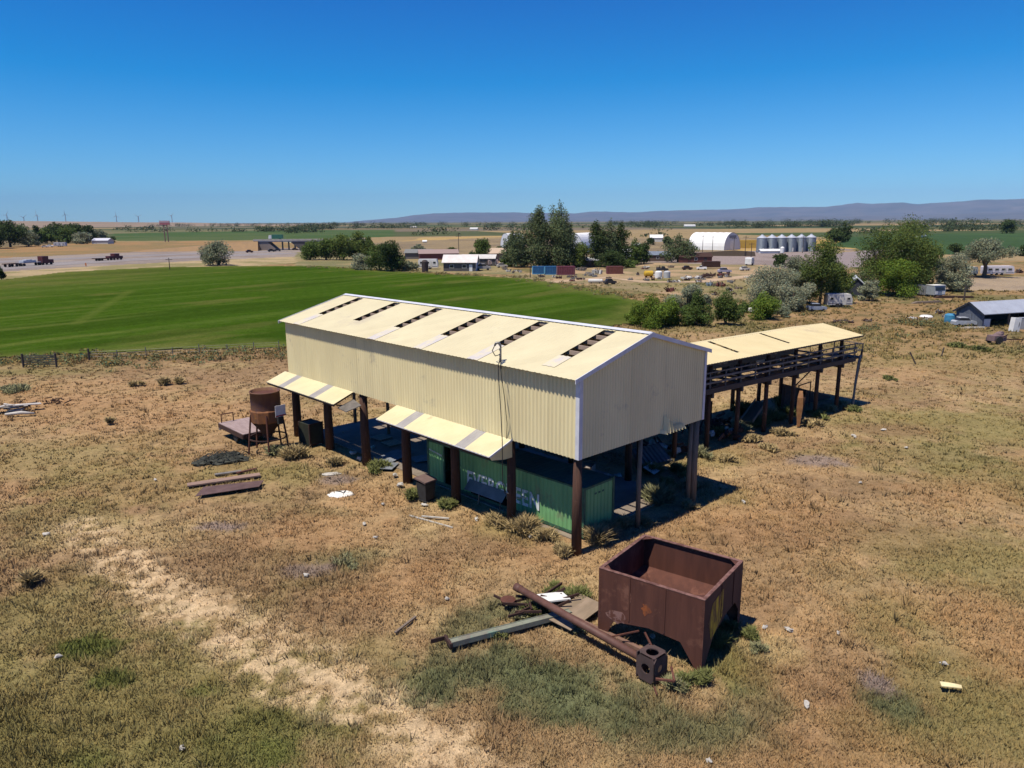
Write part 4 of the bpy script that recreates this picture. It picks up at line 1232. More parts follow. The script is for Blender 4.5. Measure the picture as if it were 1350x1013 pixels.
MB().box(nc + Vector((0, -.022, -.32)), (.74, .01, .09), rz=.12).build('red_stripe', mat('red_paint', (.42, .06, .05), (.3, .05, .05)), sg)
MB().box((.42, -1.16, 2.3), (.36, .3, .5), rz=.1).build('gear_box', black, bn)
# ---- flat trailer behind the bin
ft = empty('flatbed_trailer', Vector((-19.55, 52.3, 0)), math.atan2(-3.2, 3.0), 'low flat trailer with weathered pinkish deck behind the rusty bin', 'trailer')
MB().box((0, 0, .82), (4.3, 2.3, .08)).build('deck', mat('pinkish_deck', (.36, .27, .25), (.25, .18, .165), scale=2, stretch=(.4, 3, 1)), ft)
MB().box((0, -1.18, .66), (4.3, .05, .32)).box((0, 1.18, .66), (4.3, .05, .32)).box((2.17, 0, .66), (.05, 2.3, .32)).build('side_rail', rust_d, ft)
MB().box((-2.18, -.2, .55), (.04, 1.9, .5)).build('tail_board', mat('white_board2', (.55, .53, .52), (.42, .40, .40), scale=3), ft)
rl = MB().tube((-1.95, -1.0, .85), (-1.95, -1.0, 1.5), .04).tube((-1.95, -1.0, 1.5), (-1.95, -.1, 1.5), .04).tube((-1.95, -.1, .85), (-1.95, -.1, 1.5), .04)
rl.build('hoop_rail', rust, ft)
for y in (-1.0, 1.0):
    MB().tube((.6, y - .1, .38), (.6, y + .1, .38), .38, n=16).build('wheel', black, ft)
# ---- piles and boards left of the shed
pp_ = empty('brush_heap', at(292, 607), .3, 'low ragged heap of dark grey-green brush and netting by the planks', 'heap')
m = MB(); q = random.Random(9)
for k in range(90):
    a = q.uniform(0, 6.28); rr_ = q.uniform(0, 1) ** .6
    x, y = 1.9 * rr_ * math.cos(a), .95 * rr_ * math.sin(a)
    z = .55 * (1 - rr_ ** 2) * q.uniform(.4, 1)
    a2 = q.uniform(0, 6.28)
    m.path([(x, y, z), (x + .3 * math.cos(a2), y + .3 * math.sin(a2), z + .15), (x + .7 * math.cos(a2), y + .6 * math.sin(a2), max(.02, z - .1))], .018, 4)
m.build('brush_strand', mat('dark_net', (.045, .048, .04), (.03, .032, .028), scale=3), pp_)
m = MB()
for bx_, by_, br_, bz_ in ((-.7, .1, .8, .3), (.3, .2, .9, .42), (1.0, -.1, .7, .25), (0, -.35, .8, .22), (-1.2, -.2, .55, .18)):
    m.blob((bx_, by_, 0), (br_, br_ * .62, bz_), int(9 + bx_ * 10), 14, 7, .3)
m.build('net_body', mat('net_body', (.058, .060, .046), (.035, .037, .03), scale=6, bump=.8), pp_)
bt = mat('pinkish_plank', (.30, .20, .155), (.22, .145, .11), scale=2.5, stretch=(.4, 3, 1))
def plank(p0, p1, w, h, m, label, z=.1, cat='plank'):
    a, b = at(*p0), at(*p1)
    ln = (b - a).length
    return obj1('plank', MB().box((ln / 2, 0, h / 2), (ln, w, h)), m, a + Vector((0, 0, gz(a.x, a.y) + z)), math.atan2(b.y - a.y, b.x - a.x), label, cat)
plank((247, 641), (343, 627), .55, .09, bt, 'long pinkish plank on top of the rusty sheet', z=.14)
plank((283, 626), (318, 621), .3, .06, mat('grey_plank', (.20, .18, .165), (.14, .125, .11), scale=3), 'short grey plank at the foot of the netting heap')
plank((312, 624), (338, 618), .22, .08, rust, 'short rust-red board beside the grey plank')
obj1('rusty_sheet', MB().prism([(-1.9, -.75, .06), (1.6, -.5, .1), (1.9, .6, .08), (-1.5, .55, .12)], (0, 0, 1), .03), mat('purple_rust', (.125, .075, .068), (.085, .05, .046), scale=2.2), at(304, 645), .35, 'purplish rusted steel sheet lying flat below the long plank', 'metal sheet')
tp = obj1('white_tarp', MB().blob((0, 0, .02), (.78, .52, .13), 12, 18, 8, .13), mat('white_tarp', (.80, .78, .74), (.66, .64, .60), scale=4), put(450, 649), .1, 'crumpled bright white tarp bundle on the dry ground by the shed', 'tarp', smooth=True)
obj1('dark_strap', MB().path([(-.28, .25, .16), (0, 0, .17), (.1, -.2, .15), (.25, .1, .17)], .03, 5), black, put(450, 649, .015), .3, 'dark strap lying across the white tarp', 'strap')
obj1('flat_stone', MB().blob((0, 0, .02), (.6, .3, .07), 3, 12, 5, .2), bits, put(437, 623), .2, 'pale flat slab of stone beside the shed apron', 'stone')
plank((540, 678), (597, 694), .10, .05, bits, 'long pale board in the dry grass before the container', z=.06)
plank((556, 681), (592, 684), .12, .05, bits, 'shorter pale board touching the long one in the grass', z=.12)
plank((521, 833), (548, 812), .10, .06, old_wood, 'grey weathered stick lying alone in the dry grass')
obj1('yellow_board', MB().prism([(-.32, -.13, .03), (.30, -.10, .03), (.34, .08, .03), (.02, .1, .05), (-.3, .14, .03)], (0, 0, 1), .03), mat('pale_yellow_foam', (.74, .64, .36), (.62, .52, .28), scale=6), put(1253, 908, .22), -.25, 'pale yellow broken board lying alone on the grass', 'board')
# pale scraps scattered about
sc_pts = [(660, 655, .16), (628, 683, .2), (495, 708, .14), (480, 690, .16), (62, 703, .2), (205, 632, .14), (1008, 826, .14), (1040, 829, .2), (1105, 833, .1), (1245, 873, .14), (1063, 929, .16), (1165, 567, .2), (1127, 706 - 130, .18), (1135, 635, .14), (1125, 574, .22), (855, 815, .12), (240, 986, .12), (77, 864, .14), (935, 1000, .1), (700, 708, .15), (560, 665, .2), (505, 664, .13), (404, 758, .15), (860, 838, .14), (590, 787, .12), (980, 660, .2), (1195, 590, .16)]
for i, (x, y, s) in enumerate(sc_pts):
    m = MB().blob((0, 0, .05), (s, s * .6, .07), i + 70, 7, 4, .45)
    obj1('pale_scrap', m, bits, put(x, y, .06), i * 1.7, 'small pale scrap lying loose in the dry grass', 'scrap', 'pale scraps scattered in the grass')
# white rubble heap on the far edge of the grass
rb = empty('rubble_heap', at(28, 540), .5, 'long heap of pale broken boards and rubble at the edge of the pasture', 'heap')
wh = mat('pale_board', (.52, .48, .43), (.36, .33, .29), scale=2)
m = MB(); q = random.Random(21)
for k in range(9):
    m.box((q.uniform(-2.0, 1.2), q.uniform(-.7, .5), q.uniform(.1, .5)), (q.uniform(.8, 2.2), q.uniform(.2, .6), .05), rz=q.uniform(-.5, .5), rx_=q.uniform(-.3, .3), ry=q.uniform(-.2, .2))
m.build('broken_board', wh, rb)
m = MB()
for k in range(26):
    a = (q.uniform(-1.5, 3.8), q.uniform(.2, 1.1), q.uniform(.05, .4))
    m.beam(a, (a[0] + q.uniform(-1, 1), a[1] + q.uniform(-.5, .5), q.uniform(.05, .5)), .06, .08)
m.build('dark_stick', rust_d, rb)
obj1('driftwood_log', MB().path([(-1.2, 0, .15), (0, .1, .22), (1.0, 0, .14)], [.1, .15, .08], 8), wh, at(28, 548), .15, 'short bleached log in front of the pale rubble heap', 'log', smooth=True)
# ---- field fence: gate panel and posts
gt = empty('field_gate', at(53, 484), .06, 'weathered dark gate panel at the edge of the green field', 'gate')
w = px_m(42, at(53, 484))
for x in (-w / 2, w / 2):
    MB().tube((x, 0, 0), (x, 0, 1.5), .12).build('gate_post', dark_t, gt)
m = MB()
for z in (.3, .55, .8, 1.05, 1.25):
    m.box((0, 0, z), (w, .06, .12))
m.beam((-w / 2, .05, .2), (w / 2, .05, 1.25), .05, .1)
m.build('gate_rail', mat('grey_green_wood', (.10, .10, .075), (.07, .07, .05), scale=4), gt)
fc = empty('wire_fence', at(118, 474), 0, 'thin post and wire fence along the near edge of the green field', 'fence')
fo = fc.location
prev = None
for i, (x, y, h) in enumerate(((118, 475, 1.35), (155, 473, 1.0), (193, 471, 1.2), (228, 469, 1.0), (263, 467, 1.2), (300, 465, 1.0), (335, 463, 1.1), (368, 462, 1.2))):
    p = at(x, y) - fo
    MB().tube((p.x, p.y, 0), (p.x, p.y, h), .11 if i == 0 else .05).build('fence_post', dark_t if i == 0 else steel, fc)
    if prev:
        for z in (.35, .7, .95):
            MB().tube(prev + Vector((0, 0, z)), p + Vector((0, 0, z)), .012, n=4, caps=False).build('wire', steel, fc)
    prev = p
obj1('leaning_stake', MB().beam((0, 0, 0), (-.7, .1, 1.3), .12, .12), dark_t, at(1207, 480), 0, 'dark stake leaning in the open pasture', 'stake')
obj1('short_stake', MB().beam((0, 0, 0), (.25, .1, 1.0), .1, .1), dark_t, at(1241, 470), 0, 'short dark stake standing alone past the leaning one', 'stake')
# ================================================================== TREES AND SHRUBS
leaf_m = attr_mat('leaf', rough=.7, trans=.30, upward=.25)
bark = mat('bark', (.13, .10, .075), (.08, .06, .045), scale=6, rough=.95, stretch=(3, 3, .5))
def leaves(name, blobs, n, leaf, color, seed, parent, up=.25, hue=.10, m=None):
    g = np.random.default_rng(seed)
    B = np.array([(b[0], b[1], b[2], b[3], b[4], b[5]) for b in blobs], float)
    vol = B[:, 3] * B[:, 4] * B[:, 5]
    pk = vol ** .75
    idx = g.choice(len(B), n, p=pk / pk.sum())
    d = g.normal(size=(n, 3)); d /= np.linalg.norm(d, axis=1)[:, None]
    r = g.random(n) ** .42
    r *= .86 + .28 * g.random(n)
    c = B[idx, :3] + d * r[:, None] * B[idx, 3:6]
    ok = c[:, 2] > .02
    c, d, idx = c[ok], d[ok], idx[ok]
    n = len(c)
    nr = g.normal(size=(n, 3)) * .8 + d * .7 + np.array([0, 0, up])
    nr /= np.linalg.norm(nr, axis=1)[:, None]
    a = np.cross(nr, g.normal(size=(n, 3))); a /= np.linalg.norm(a, axis=1)[:, None]
    b = np.cross(nr, a)
    s = leaf * g.uniform(.55, 1.3, n)[:, None]
    k = g.uniform(.5, 1.0, n)[:, None]
    v = np.stack([c - a * s, c - b * s * k * .7 + a * s * .1, c + a * s, c + b * s * k * .7], 1)
    bt = g.uniform(.84, 1.16, len(B))[idx]
    t = g.uniform(.76, 1.24, n) * bt
    col = np.asarray(color)[None] * t[:, None]
    h = g.normal(0, hue, n)
    col[:, 0] *= 1 + h; col[:, 2] *= 1 - h * .6
    return np_mesh(name, v.reshape(-1, 3), np.arange(n * 4).reshape(-1, 4), m or leaf_m, parent, np.repeat(np.clip(col, .004, .6), 4, 0))
def blobs_for(kind, w, h, q):
    R_, out = w / 2, []
    if kind == 'poplar':
        k = 3 if w > h * .42 else 1
        for j in range(k):
            ox = (j - (k - 1) / 2) * w * .30 + q.uniform(-.05, .05) * w
            oy = q.uniform(-.1, .1) * w
            hh = h * (1 if j == k // 2 else q.uniform(.78, .95))
            for i in range(9):
                t = i / 8
                rad = w * (.32 if k == 3 else .50) * (.62 + .62 * math.sin(math.pi * min(1, t * .72 + .16))) * (1 - .48 * t ** 4) * q.uniform(.72, 1.2)
                out.append((ox + q.uniform(-.14, .14) * w, oy + q.uniform(-.12, .12) * w, hh * (.11 + .82 * t), rad, rad, hh * .12))
    elif kind == 'bush':
        for i in range(13):
            a, rr = q.uniform(0, 6.28), R_ * q.uniform(.1, .72)
            z = h * q.uniform(.16, .70) * (1 - .38 * (rr / R_))
            s = w * q.uniform(.13, .25)
            out.append((rr * math.cos(a), rr * math.sin(a), z, s, s, min(s * .95, h * .30)))
        out.append((0, 0, h * .66, w * .2, w * .2, h * .3))
    elif kind == 'silver':
        for i in range(20):
            a, rr = q.uniform(0, 6.28), R_ * q.uniform(.15, .80)
            z = h * q.uniform(.16, .86) * (1 - .33 * (rr / R_) ** 2)
            s = w * q.uniform(.10, .20)
            out.append((rr * math.cos(a), rr * math.sin(a), z, s * 1.15, s * 1.15, s * .85))
    elif kind == 'umbrella':
        for i in range(15):
            a, rr = q.uniform(0, 6.28), R_ * q.uniform(.1, .82)
            z = h * q.uniform(.52, .88) * (1 - .22 * (rr / R_) ** 2)
            s = w * q.uniform(.12, .2)
            out.append((rr * math.cos(a), rr * math.sin(a), z, s * 1.2, s * 1.2, s * .7))
    else:
        for i in range(22):
            a, rr = q.uniform(0, 6.28), R_ * q.uniform(.05, .80)
            z = h * q.uniform(.15, .86) * (1 - .18 * (rr / R_) ** 2)
            s = w * q.uniform(.16, .27)
            out.append((rr * math.cos(a), rr * math.sin(a), z, s, s, min(s * .95, h * .2)))
        out.append((0, 0, h * .86, w * .22, w * .22, h * .15))
        out.append((0, 0, h * .5, w * .3, w * .3, h * .3))
    return out
GREENS = dict(dark=(.050, .074, .025), mid=(.085, .122, .032), bright=(.125, .18, .028), silver=(.245, .255, .165), grey=(.185, .20, .125), willow=(.098, .130, .034), pop=(.105, .132, .060), dry=(.17, .15, .06))
SEED = [100]
def tree(kind, px, base, top, wpx, tint, label, name=None, cat='tree', group=None, dens=1.0):
    SEED[0] += 1
    q = random.Random(SEED[0])
    p = at(px, base)
    w = px_m(wpx, p) * (1.25 if kind == 'poplar' else 1.24)
    h = max(z_at(px, top, p.y), .6) * 1.1
    name = name or ('shrub' if kind == 'bush' else 'poplar_tree' if kind == 'poplar' else 'tree')
    root = empty(name, p, q.uniform(0, 6), label, cat, group)
    bl = blobs_for(kind, w, h, q)
    area = wpx * (base - top)
    n = int(min(14000, max(220, area * 6.5 * dens)))
    leaf = max(.07, px_m(1.1, p)) * (1.0 if area > 300 else 1.15)
    leaves('crown', bl, n, leaf, GREENS[tint], SEED[0], root)
    tb = MB()
    rt_ = max(.05, w * (.03 if kind != 'umbrella' else .035))
    if kind in ('bush',):
        for i in range(5):
            b = bl[q.randrange(len(bl))]
            tb.path([(0, 0, -.05), (b[0] * .4, b[1] * .4, b[2] * .5), (b[0], b[1], b[2])], [rt_ * .5, rt_ * .4, rt_ * .2], 5)
        tb.build('stem', bark, root)
    else:
        th_ = h * (.5 if kind == 'poplar' else .35)
        tb.path([(0, 0, -.1), (q.uniform(-.02, .02) * w, 0, th_ * .5), (0, 0, th_), (0, 0, h * .75)], [rt_ * 1.3, rt_, rt_ * .8, rt_ * .25], 7)
        for i in range(6):
            b = bl[q.randrange(len(bl))]
            tb.path([(0, 0, th_ * q.uniform(.5, .95)), (b[0] * .5, b[1] * .5, (th_ + b[2]) / 2), (b[0], b[1], b[2])], [rt_ * .55, rt_ * .4, rt_ * .15], 5)
        tb.build('trunk', bark, root)
    return root
GW = 'trees of the windbreak beyond the highway'
for a in (
 ('broad', -6, 328, 294, 34, 'dark', 'large dark tree at the edge of the windbreak, nearest the frame edge', GW),
 ('broad', 14, 326, 293, 34, 'dark', 'tall dark green tree standing second in the windbreak beyond the highway', GW),
 ('silver', 38, 325, 304, 26, 'grey', 'grey-green lower tree in front of the dark windbreak beyond the highway', GW),
 ('broad', 30, 320, 297, 22, 'pop', 'dark tree showing above the grey-green windbreak tree', GW),
 ('poplar', 49, 322, 299, 10, 'dark', 'narrow dark tree standing upright beside the grey-green windbreak tree', GW),
 ('broad', 62, 321, 302, 20, 'mid', 'mid green round tree behind the white parked vehicles beyond the highway', GW),
 ('broad', 78, 320, 296, 26, 'dark', 'broad dark tree above the white parked vehicles beyond the highway', GW),
 ('broad', 90, 321, 301, 20, 'mid', 'lighter green tree between two dark ones in the windbreak', GW),
 ('broad', 103, 320, 297, 22, 'dark', 'dark twin-topped tree rising behind the silver round shrub', GW),
 ('silver', 107, 322, 307, 22, 'silver', 'silver-green round tree at the grassy bank before the windbreak', GW),
 ('broad', 119, 320, 299, 14, 'dark', 'dark tree beside the long white roof beyond the highway', GW),
 ('broad', 133, 317, 303, 12, 'grey', 'faded green tree behind the long white roof beyond the highway', GW),
 ('bush', 147, 320, 312, 12, 'dark', 'low dark bush at the end of the long white roof', GW),
 ('bush', 2, 369, 352, 12, 'dark', 'dark bush at the field corner beside the highway verge', None),
 ('silver', 289, 350, 321, 38, 'grey', 'round grey-green shrub standing alone between green field and highway', None)):
    tree(a[0], a[1], a[2], a[3], a[4], a[5], a[6], group=a[7])
GC = 'trees clustered on the far side of the green field'
for a in (
 ('broad', 409, 343, 320, 26, 'mid', 'low rounded green tree at the open end of the field-edge clump', GC),
 ('broad', 430, 343, 317, 30, 'mid', 'second rounded green tree of the field-edge clump', GC),
 ('broad', 453, 343, 312, 30, 'willow', 'taller yellow-green tree in the middle of the field-edge clump', GC),
 ('broad', 473, 342, 308, 30, 'willow', 'tallest loose green tree of the field-edge clump', GC),
 ('broad', 487, 340, 314, 16, 'mid', 'slender green tree closing the field-edge clump', GC),
 ('silver', 482, 356, 335, 28, 'silver', 'silver-grey shrub beside the dark leafy tree on the field edge', None),
 ('broad', 500, 357, 325, 26, 'mid', 'green tree between the silver shrub and the dark tree on the field edge', None),
 ('broad', 517, 358, 320, 34, 'dark', 'dark leafy tree beside the white caravan on the field edge', None),
 ('bush', 541, 357, 345, 22, 'grey', 'grey-green bush between the dark tree and the white caravan', None),
 ('broad', 552, 333, 323, 16, 'grey', 'small faded tree on the bare field behind the farm sheds', None),
 ('broad', 635, 346, 317, 20, 'mid', 'slim green tree behind the white-gabled farmhouse', None),
 ('bush', 622, 345, 331, 14, 'dark', 'dark bush at the roof corner of the white-gabled farmhouse', None)):
    tree(a[0], a[1], a[2], a[3], a[4], a[5], a[6], group=a[7])
GP = 'poplars around the farmyard'
for a in (
 ('poplar', 673, 352, 310, 16, 'pop', 'shorter grey-green poplar at the low shoulder of the poplar group', GP),
 ('poplar', 688, 353, 303, 24, 'pop', 'thick grey-green poplar beside the tall pair in the farmyard', GP),
 ('poplar', 711, 353, 281, 24, 'pop', 'second tallest poplar of the farmyard, beside the highest one', GP),
 ('poplar', 733, 353, 275, 32, 'pop', 'tallest poplar of the farmyard, above the blue containers', GP),
 ('poplar', 748, 352, 297, 20, 'pop', 'poplar stepping down from the tallest toward the white dome', GP),
 ('broad', 765, 353, 322, 26, 'willow', 'yellow-green rounded tree in front of the white dome', GP),
 ('poplar', 787, 352, 298, 18, 'dark', 'dark poplar just beyond the white dome', GP),
 ('poplar', 801, 352, 296, 20, 'pop', 'middle poplar of the three past the white dome', GP),
 ('poplar', 817, 351, 299, 18, 'dark', 'dark poplar standing last of the three past the white dome', GP),
 ('broad', 804, 354, 331, 28, 'dark', 'dark round tree low in front of the three poplars', None),
 ('poplar', 838, 349, 317, 18, 'mid', 'small pyramid-shaped green tree by the rust-red container', None),
 ('broad', 849, 348, 321, 16, 'dark', 'darker small tree touching the pyramid-shaped one', None),
 ('bush', 829, 353, 342, 22, 'mid', 'low green bush at the foot of the pyramid-shaped tree', None),
 ('poplar', 895, 346, 312, 27, 'pop', 'dense dark poplar clump standing alone before the white arched hall', None),
 ('bush', 867, 338, 331, 9, 'dark', 'small dark bush alone on the gravel yard', None)):
    tree(a[0], a[1], a[2], a[3], a[4], a[5], a[6], group=a[7])
GM = 'small trees between the far sheds and yards'
for i, (x, b_, t_, w_, k_, c_n) in enumerate(((596, 336, 327, 12, 'broad', 'mid'), (646, 340, 329, 12, 'bush', 'mid'), (660, 337, 326, 12, 'broad', 'dark'), (668, 352, 338, 14, 'bush', 'mid'), (695, 352, 332, 18, 'bush', 'pop'), (722, 352, 336, 16, 'bush', 'dark'), (778, 352, 338, 16, 'bush', 'mid'), (852, 338, 330, 10, 'bush', 'dark'), (826, 334, 325, 12, 'broad', 'mid'), (880, 322, 313, 12, 'broad', 'dark'), (858, 323, 314, 10, 'broad', 'dark'), (1028, 352, 336, 16, 'broad', 'dark'), (1065, 372, 352, 22, 'broad', 'mid'), (1092, 352, 335, 18, 'broad', 'willow'), (1135, 378, 356, 24, 'silver', 'grey'), (1240, 360, 342, 22, 'broad', 'willow'), (930, 402, 388, 18, 'bush', 'grey'), (980, 412, 398, 20, 'bush', 'mid'), (1030, 418, 404, 20, 'bush', 'grey'), (838, 428, 402, 26, 'bush', 'bright'))):
    tree(k_, x, b_, t_, w_, c_n, 'small leafy tree or bush standing between the far sheds and yards', group=GM)
GS = 'shrubs along the field corner behind the platform'
for a in (
 ('bush', 857, 432, 389, 46, 'bright', 'bright green shrub at the tip of the green field', GS),
 ('bush', 884, 431, 392, 40, 'bright', 'bright green shrub overlapping the silver one behind the shed ridge', GS),
 ('silver', 905, 424, 374, 44, 'silver', 'tall silver-leaved shrub behind the bright green ones', GS),
 ('bush', 918, 430, 384, 34, 'mid', 'darker green shrub in front of the tall silver-leaved one', GS),
 ('bush', 956, 429, 384, 38, 'mid', 'dark-footed green shrub standing alone by the platform roof', GS),
 ('bush', 1005, 421, 386, 40, 'bright', 'bright yellow-green round shrub before the big silver trees', GS)):
    tree(a[0], a[1], a[2], a[3], a[4], a[5], a[6], group=a[7])
GT = 'trees and shrubs around the camper'
for a in (
 ('silver', 1012, 406, 350, 62, 'silver', 'large silver-grey tree, the fullest of the silver ones', GT),
 ('silver', 1047, 400, 340, 46, 'grey', 'grey-green tree behind the two big silver ones', GT),
 ('silver', 1045, 409, 367, 46, 'silver', 'lower silver-grey tree in front of the grey-green one', GT),
 ('broad', 1080, 404, 318, 44, 'willow', 'tall green tree between the silver trees and the camper', GT),
 ('broad', 1102, 400, 352, 34, 'willow', 'yellow-green tree drooping over the camper', GT),
 ('bush', 1100, 320, 300, 26, 'dark', 'dark bush beside the gold stubble field', None),
 ('poplar', 1111, 319, 296, 12, 'dark', 'dark reddish tree top rising from the bush by the gold field', None),
 ('silver', 1146, 397, 369, 26, 'silver', 'small silver shrub at the foot of the big willow', GT),
 ('broad', 1158, 388, 305, 56, 'willow', 'broad leafy tree forming the camper side of the big willow group', GT),
 ('broad', 1190, 388, 292, 60, 'willow', 'tallest spreading tree of the big willow group', GT),
 ('broad', 1211, 384, 318, 32, 'willow', 'leafy tree leaning out of the willow group toward the white truck', GT),
 ('broad', 1182, 391, 345, 46, 'bright', 'brighter green lower tree in front of the willow group', GT),
 ('silver', 1255, 384, 334, 50, 'silver', 'silver round tree between the willow group and the white trailer', GT),
 ('umbrella', 1297, 366, 316, 56, 'grey', 'spreading tree with bare dark trunks before the white trailer', GT),
 ('broad', 1327, 308, 291, 19, 'dark', 'lone dark round tree on the horizon of the green plain', None),
 ('broad', 1258, 336, 322, 16, 'dark', 'dark bushy tree at the edge of the far green crop', None),
 ('bush', 1347, 338, 324, 14, 'dark', 'dark bush at the frame edge beside the far green crop', None)):
    tree(a[0], a[1], a[2], a[3], a[4], a[5], a[6], group=a[7])
# weeds tall enough to stand out round the shed and the hopper
WEEDS = [(690, 700, 36, 30, 'dry'), (655, 690, 30, 22, 'dry'), (720, 712, 26, 22, 'dry'), (785, 716, 30, 34, 'dry'), (800, 702, 22, 26, 'dry'), (823, 695, 20, 22, 'dry'), (868, 660, 36, 34, 'grey'), (848, 690, 22, 16, 'dry'), (740, 730, 26, 20, 'dry'),
         (905, 668, 18, 14, 'dry'), (390, 602, 30, 22, 'dry'), (500, 618, 34, 16, 'mid'), (440, 612, 26, 14, 'dry'), (362, 598, 22, 18, 'grey'), (765, 790, 40, 20, 'mid'), (730, 778, 26, 14, 'mid'), (545, 655, 22, 16, 'mid'), (590, 668, 22, 16, 'mid'),
         (945, 850, 26, 26, 'mid'), (965, 832, 20, 18, 'mid'), (888, 905, 26, 18, 'grey'), (930, 895, 24, 16, 'mid'), (1110, 536, 22, 12, 'dry'), (1070, 560, 26, 12, 'dry'), (1010, 592, 30, 10, 'dry'), (960, 606, 26, 10, 'dry'), (455, 740, 34, 10, 'grey'), (40, 768, 16, 26, 'dry'),
         (215, 507, 14, 14, 'dry'), (236, 505, 10, 12, 'dry'), (180, 508, 14, 10, 'dry'), (20, 514, 40, 12, 'grey'), (145, 558, 8, 12, 'dry'), (1170, 500, 14, 8, 'mid'), (1290, 462, 26, 10, 'mid'), (1262, 458, 22, 10, 'mid'), (980, 545, 30, 24, 'mid'), (1030, 535, 30, 20, 'mid'), (950, 575, 26, 18, 'mid'), (970, 566, 28, 16, 'grey'), (1000, 560, 26, 18, 'mid'), (1020, 552, 26, 16, 'mid'), (1040, 545, 24, 14, 'mid'), (990, 580, 24, 12, 'dry'), (1030, 572, 26, 12, 'dry'), (1075, 548, 22, 12, 'mid'), (1095, 540, 18, 10, 'dry'), (925, 600, 24, 18, 'grey'), (895, 622, 26, 18, 'mid'), (910, 640, 22, 14, 'dry'), (880, 640, 24, 16, 'mid'), (858, 622, 26, 18, 'mid'), (1125, 541, 16, 10, 'mid'), (702, 806, 26, 18, 'mid'), (680, 812, 22, 12, 'grey'), (655, 838, 20, 12, 'mid'), (760, 828, 20, 12, 'grey'), (990, 838, 22, 16, 'mid'), (1000, 855, 20, 12, 'grey'), (905, 900, 26, 18, 'mid')]
for i, (x, y, w, h, t) in enumerate(WEEDS):
    p = at(x, y)
    SEED[0] += 1
    w_, h_ = px_m(w, p), px_m(h, p) * .72
    g = empty('weed_clump', p, i * .7, 'knee-high weedy clump standing out of the dry grass', 'weed', 'weed clumps around the shed and hopper')
    q = random.Random(SEED[0])
    bl = [(q.uniform(-.35, .35) * w_, q.uniform(-.3, .3) * w_, h_ * q.uniform(.2, .7)) for k in range(8)]
    gg = np.random.default_rng(SEED[0])
    nb = int(260 + w * h * .9)
    cen = gg.normal(0, .22, (7, 2)) * w_
    base = cen[gg.integers(0, 7, nb)] + gg.normal(0, .09, (nb, 2)) * w_
    an, ln = gg.uniform(0, 6.283, nb), gg.uniform(.1, .9, nb) * h_
    hh = h_ * gg.uniform(.35, 1.1, nb) * np.clip(1.15 - np.hypot(base[:, 0], base[:, 1]) / w_, .4, 1)
    tw, bw = gg.uniform(0, 3.14, nb), np.maximum(.014, .0009 * p.y) * gg.uniform(.6, 1.4, nb)
    vv = np.zeros((nb, 4, 3))
    ex, ey = np.cos(tw) * bw, np.sin(tw) * bw
    mx, my = base[:, 0] + np.cos(an) * ln * .35, base[:, 1] + np.sin(an) * ln * .35
    vv[:, 0] = np.stack([base[:, 0], base[:, 1], np.zeros(nb) - .04], 1)
    vv[:, 1] = np.stack([mx + ex, my + ey, hh * .6], 1)
    vv[:, 2] = np.stack([base[:, 0] + np.cos(an) * ln, base[:, 1] + np.sin(an) * ln, hh], 1)
    vv[:, 3] = np.stack([mx - ex, my - ey, hh * .6], 1)
    cl = np.array({'dry': (.40, .30, .15), 'grey': (.27, .26, .14), 'mid': (.17, .18, .065)}[t])[None] * gg.uniform(.7, 1.25, nb)[:, None]
    np_mesh('weed_leaves', vv.reshape(-1, 3), np.arange(nb * 4).reshape(-1, 4), grass_m, g, np.repeat(cl, 4, 0))
    m = MB()
    for b in bl:
        m.tube((b[0] * .3, b[1] * .3, -.05), (b[0], b[1], b[2] + h_ * .3), .012, .006, 4, False)
    m.build('stalk', mat('dry_stalk', (.30, .22, .12), (.2, .15, .08)), g)
# distant tree lines out on the plain: one mass
g_ = np.random.default_rng(77)
FB = []
def line(px0, py0, px1, py1, n, hm):
    a, b = at(px0, py0), at(px1, py1)
    for k in range(n):
        p = a.lerp(b, g_.random())
        r = hm * g_.uniform(.5, 1.2)
        FB.append((p.x + g_.normal(0, 8), p.y + g_.normal(0, 8), r * .45, r * g_.uniform(.7, 1.5), r * .7, r * .6))
for L_ in ((150, 303.5, 200, 303.5, 16, 11), (160, 306, 235, 306, 14, 8), (255, 306, 330, 306, 20, 7), (340, 306, 395, 305, 30, 11), (380, 308, 420, 306, 20, 10), (395, 303, 440, 302.5, 22, 14), (455, 302, 560, 301, 34, 12), (560, 306, 600, 305.5, 14, 8), (640, 304, 700, 303, 20, 9),
           (600, 299, 760, 298, 40, 14), (700, 302, 800, 301, 22, 8), (840, 300, 870, 299, 16, 14), (900, 299, 1000, 297, 26, 12), (975, 301, 1020, 300.5, 22, 12), (1020, 300, 1110, 299, 26, 12), (1075, 299.5, 1130, 298.5, 26, 15), (1120, 309, 1180, 306, 24, 7), (1200, 303, 1280, 302, 30, 13),
           (1180, 308, 1290, 304, 40, 7), (1290, 304, 1350, 303, 20, 8), (1300, 298, 1420, 296, 30, 14), (440, 298.5, 600, 297.5, 40, 16), (800, 297, 1000, 296, 40, 16), (1000, 295.5, 1300, 294, 60, 18), (200, 299, 420, 298.5, 50, 14), (865, 304, 880, 304, 4, 9), (545, 311, 600, 309, 10, 6), (840, 313, 880, 311, 6, 6)):
    line(*L_)
far = leaves('distant_trees', FB, 40000, 1.5, (.060, .078, .036), 5, None, up=.3)
tag(far, kind='stuff')
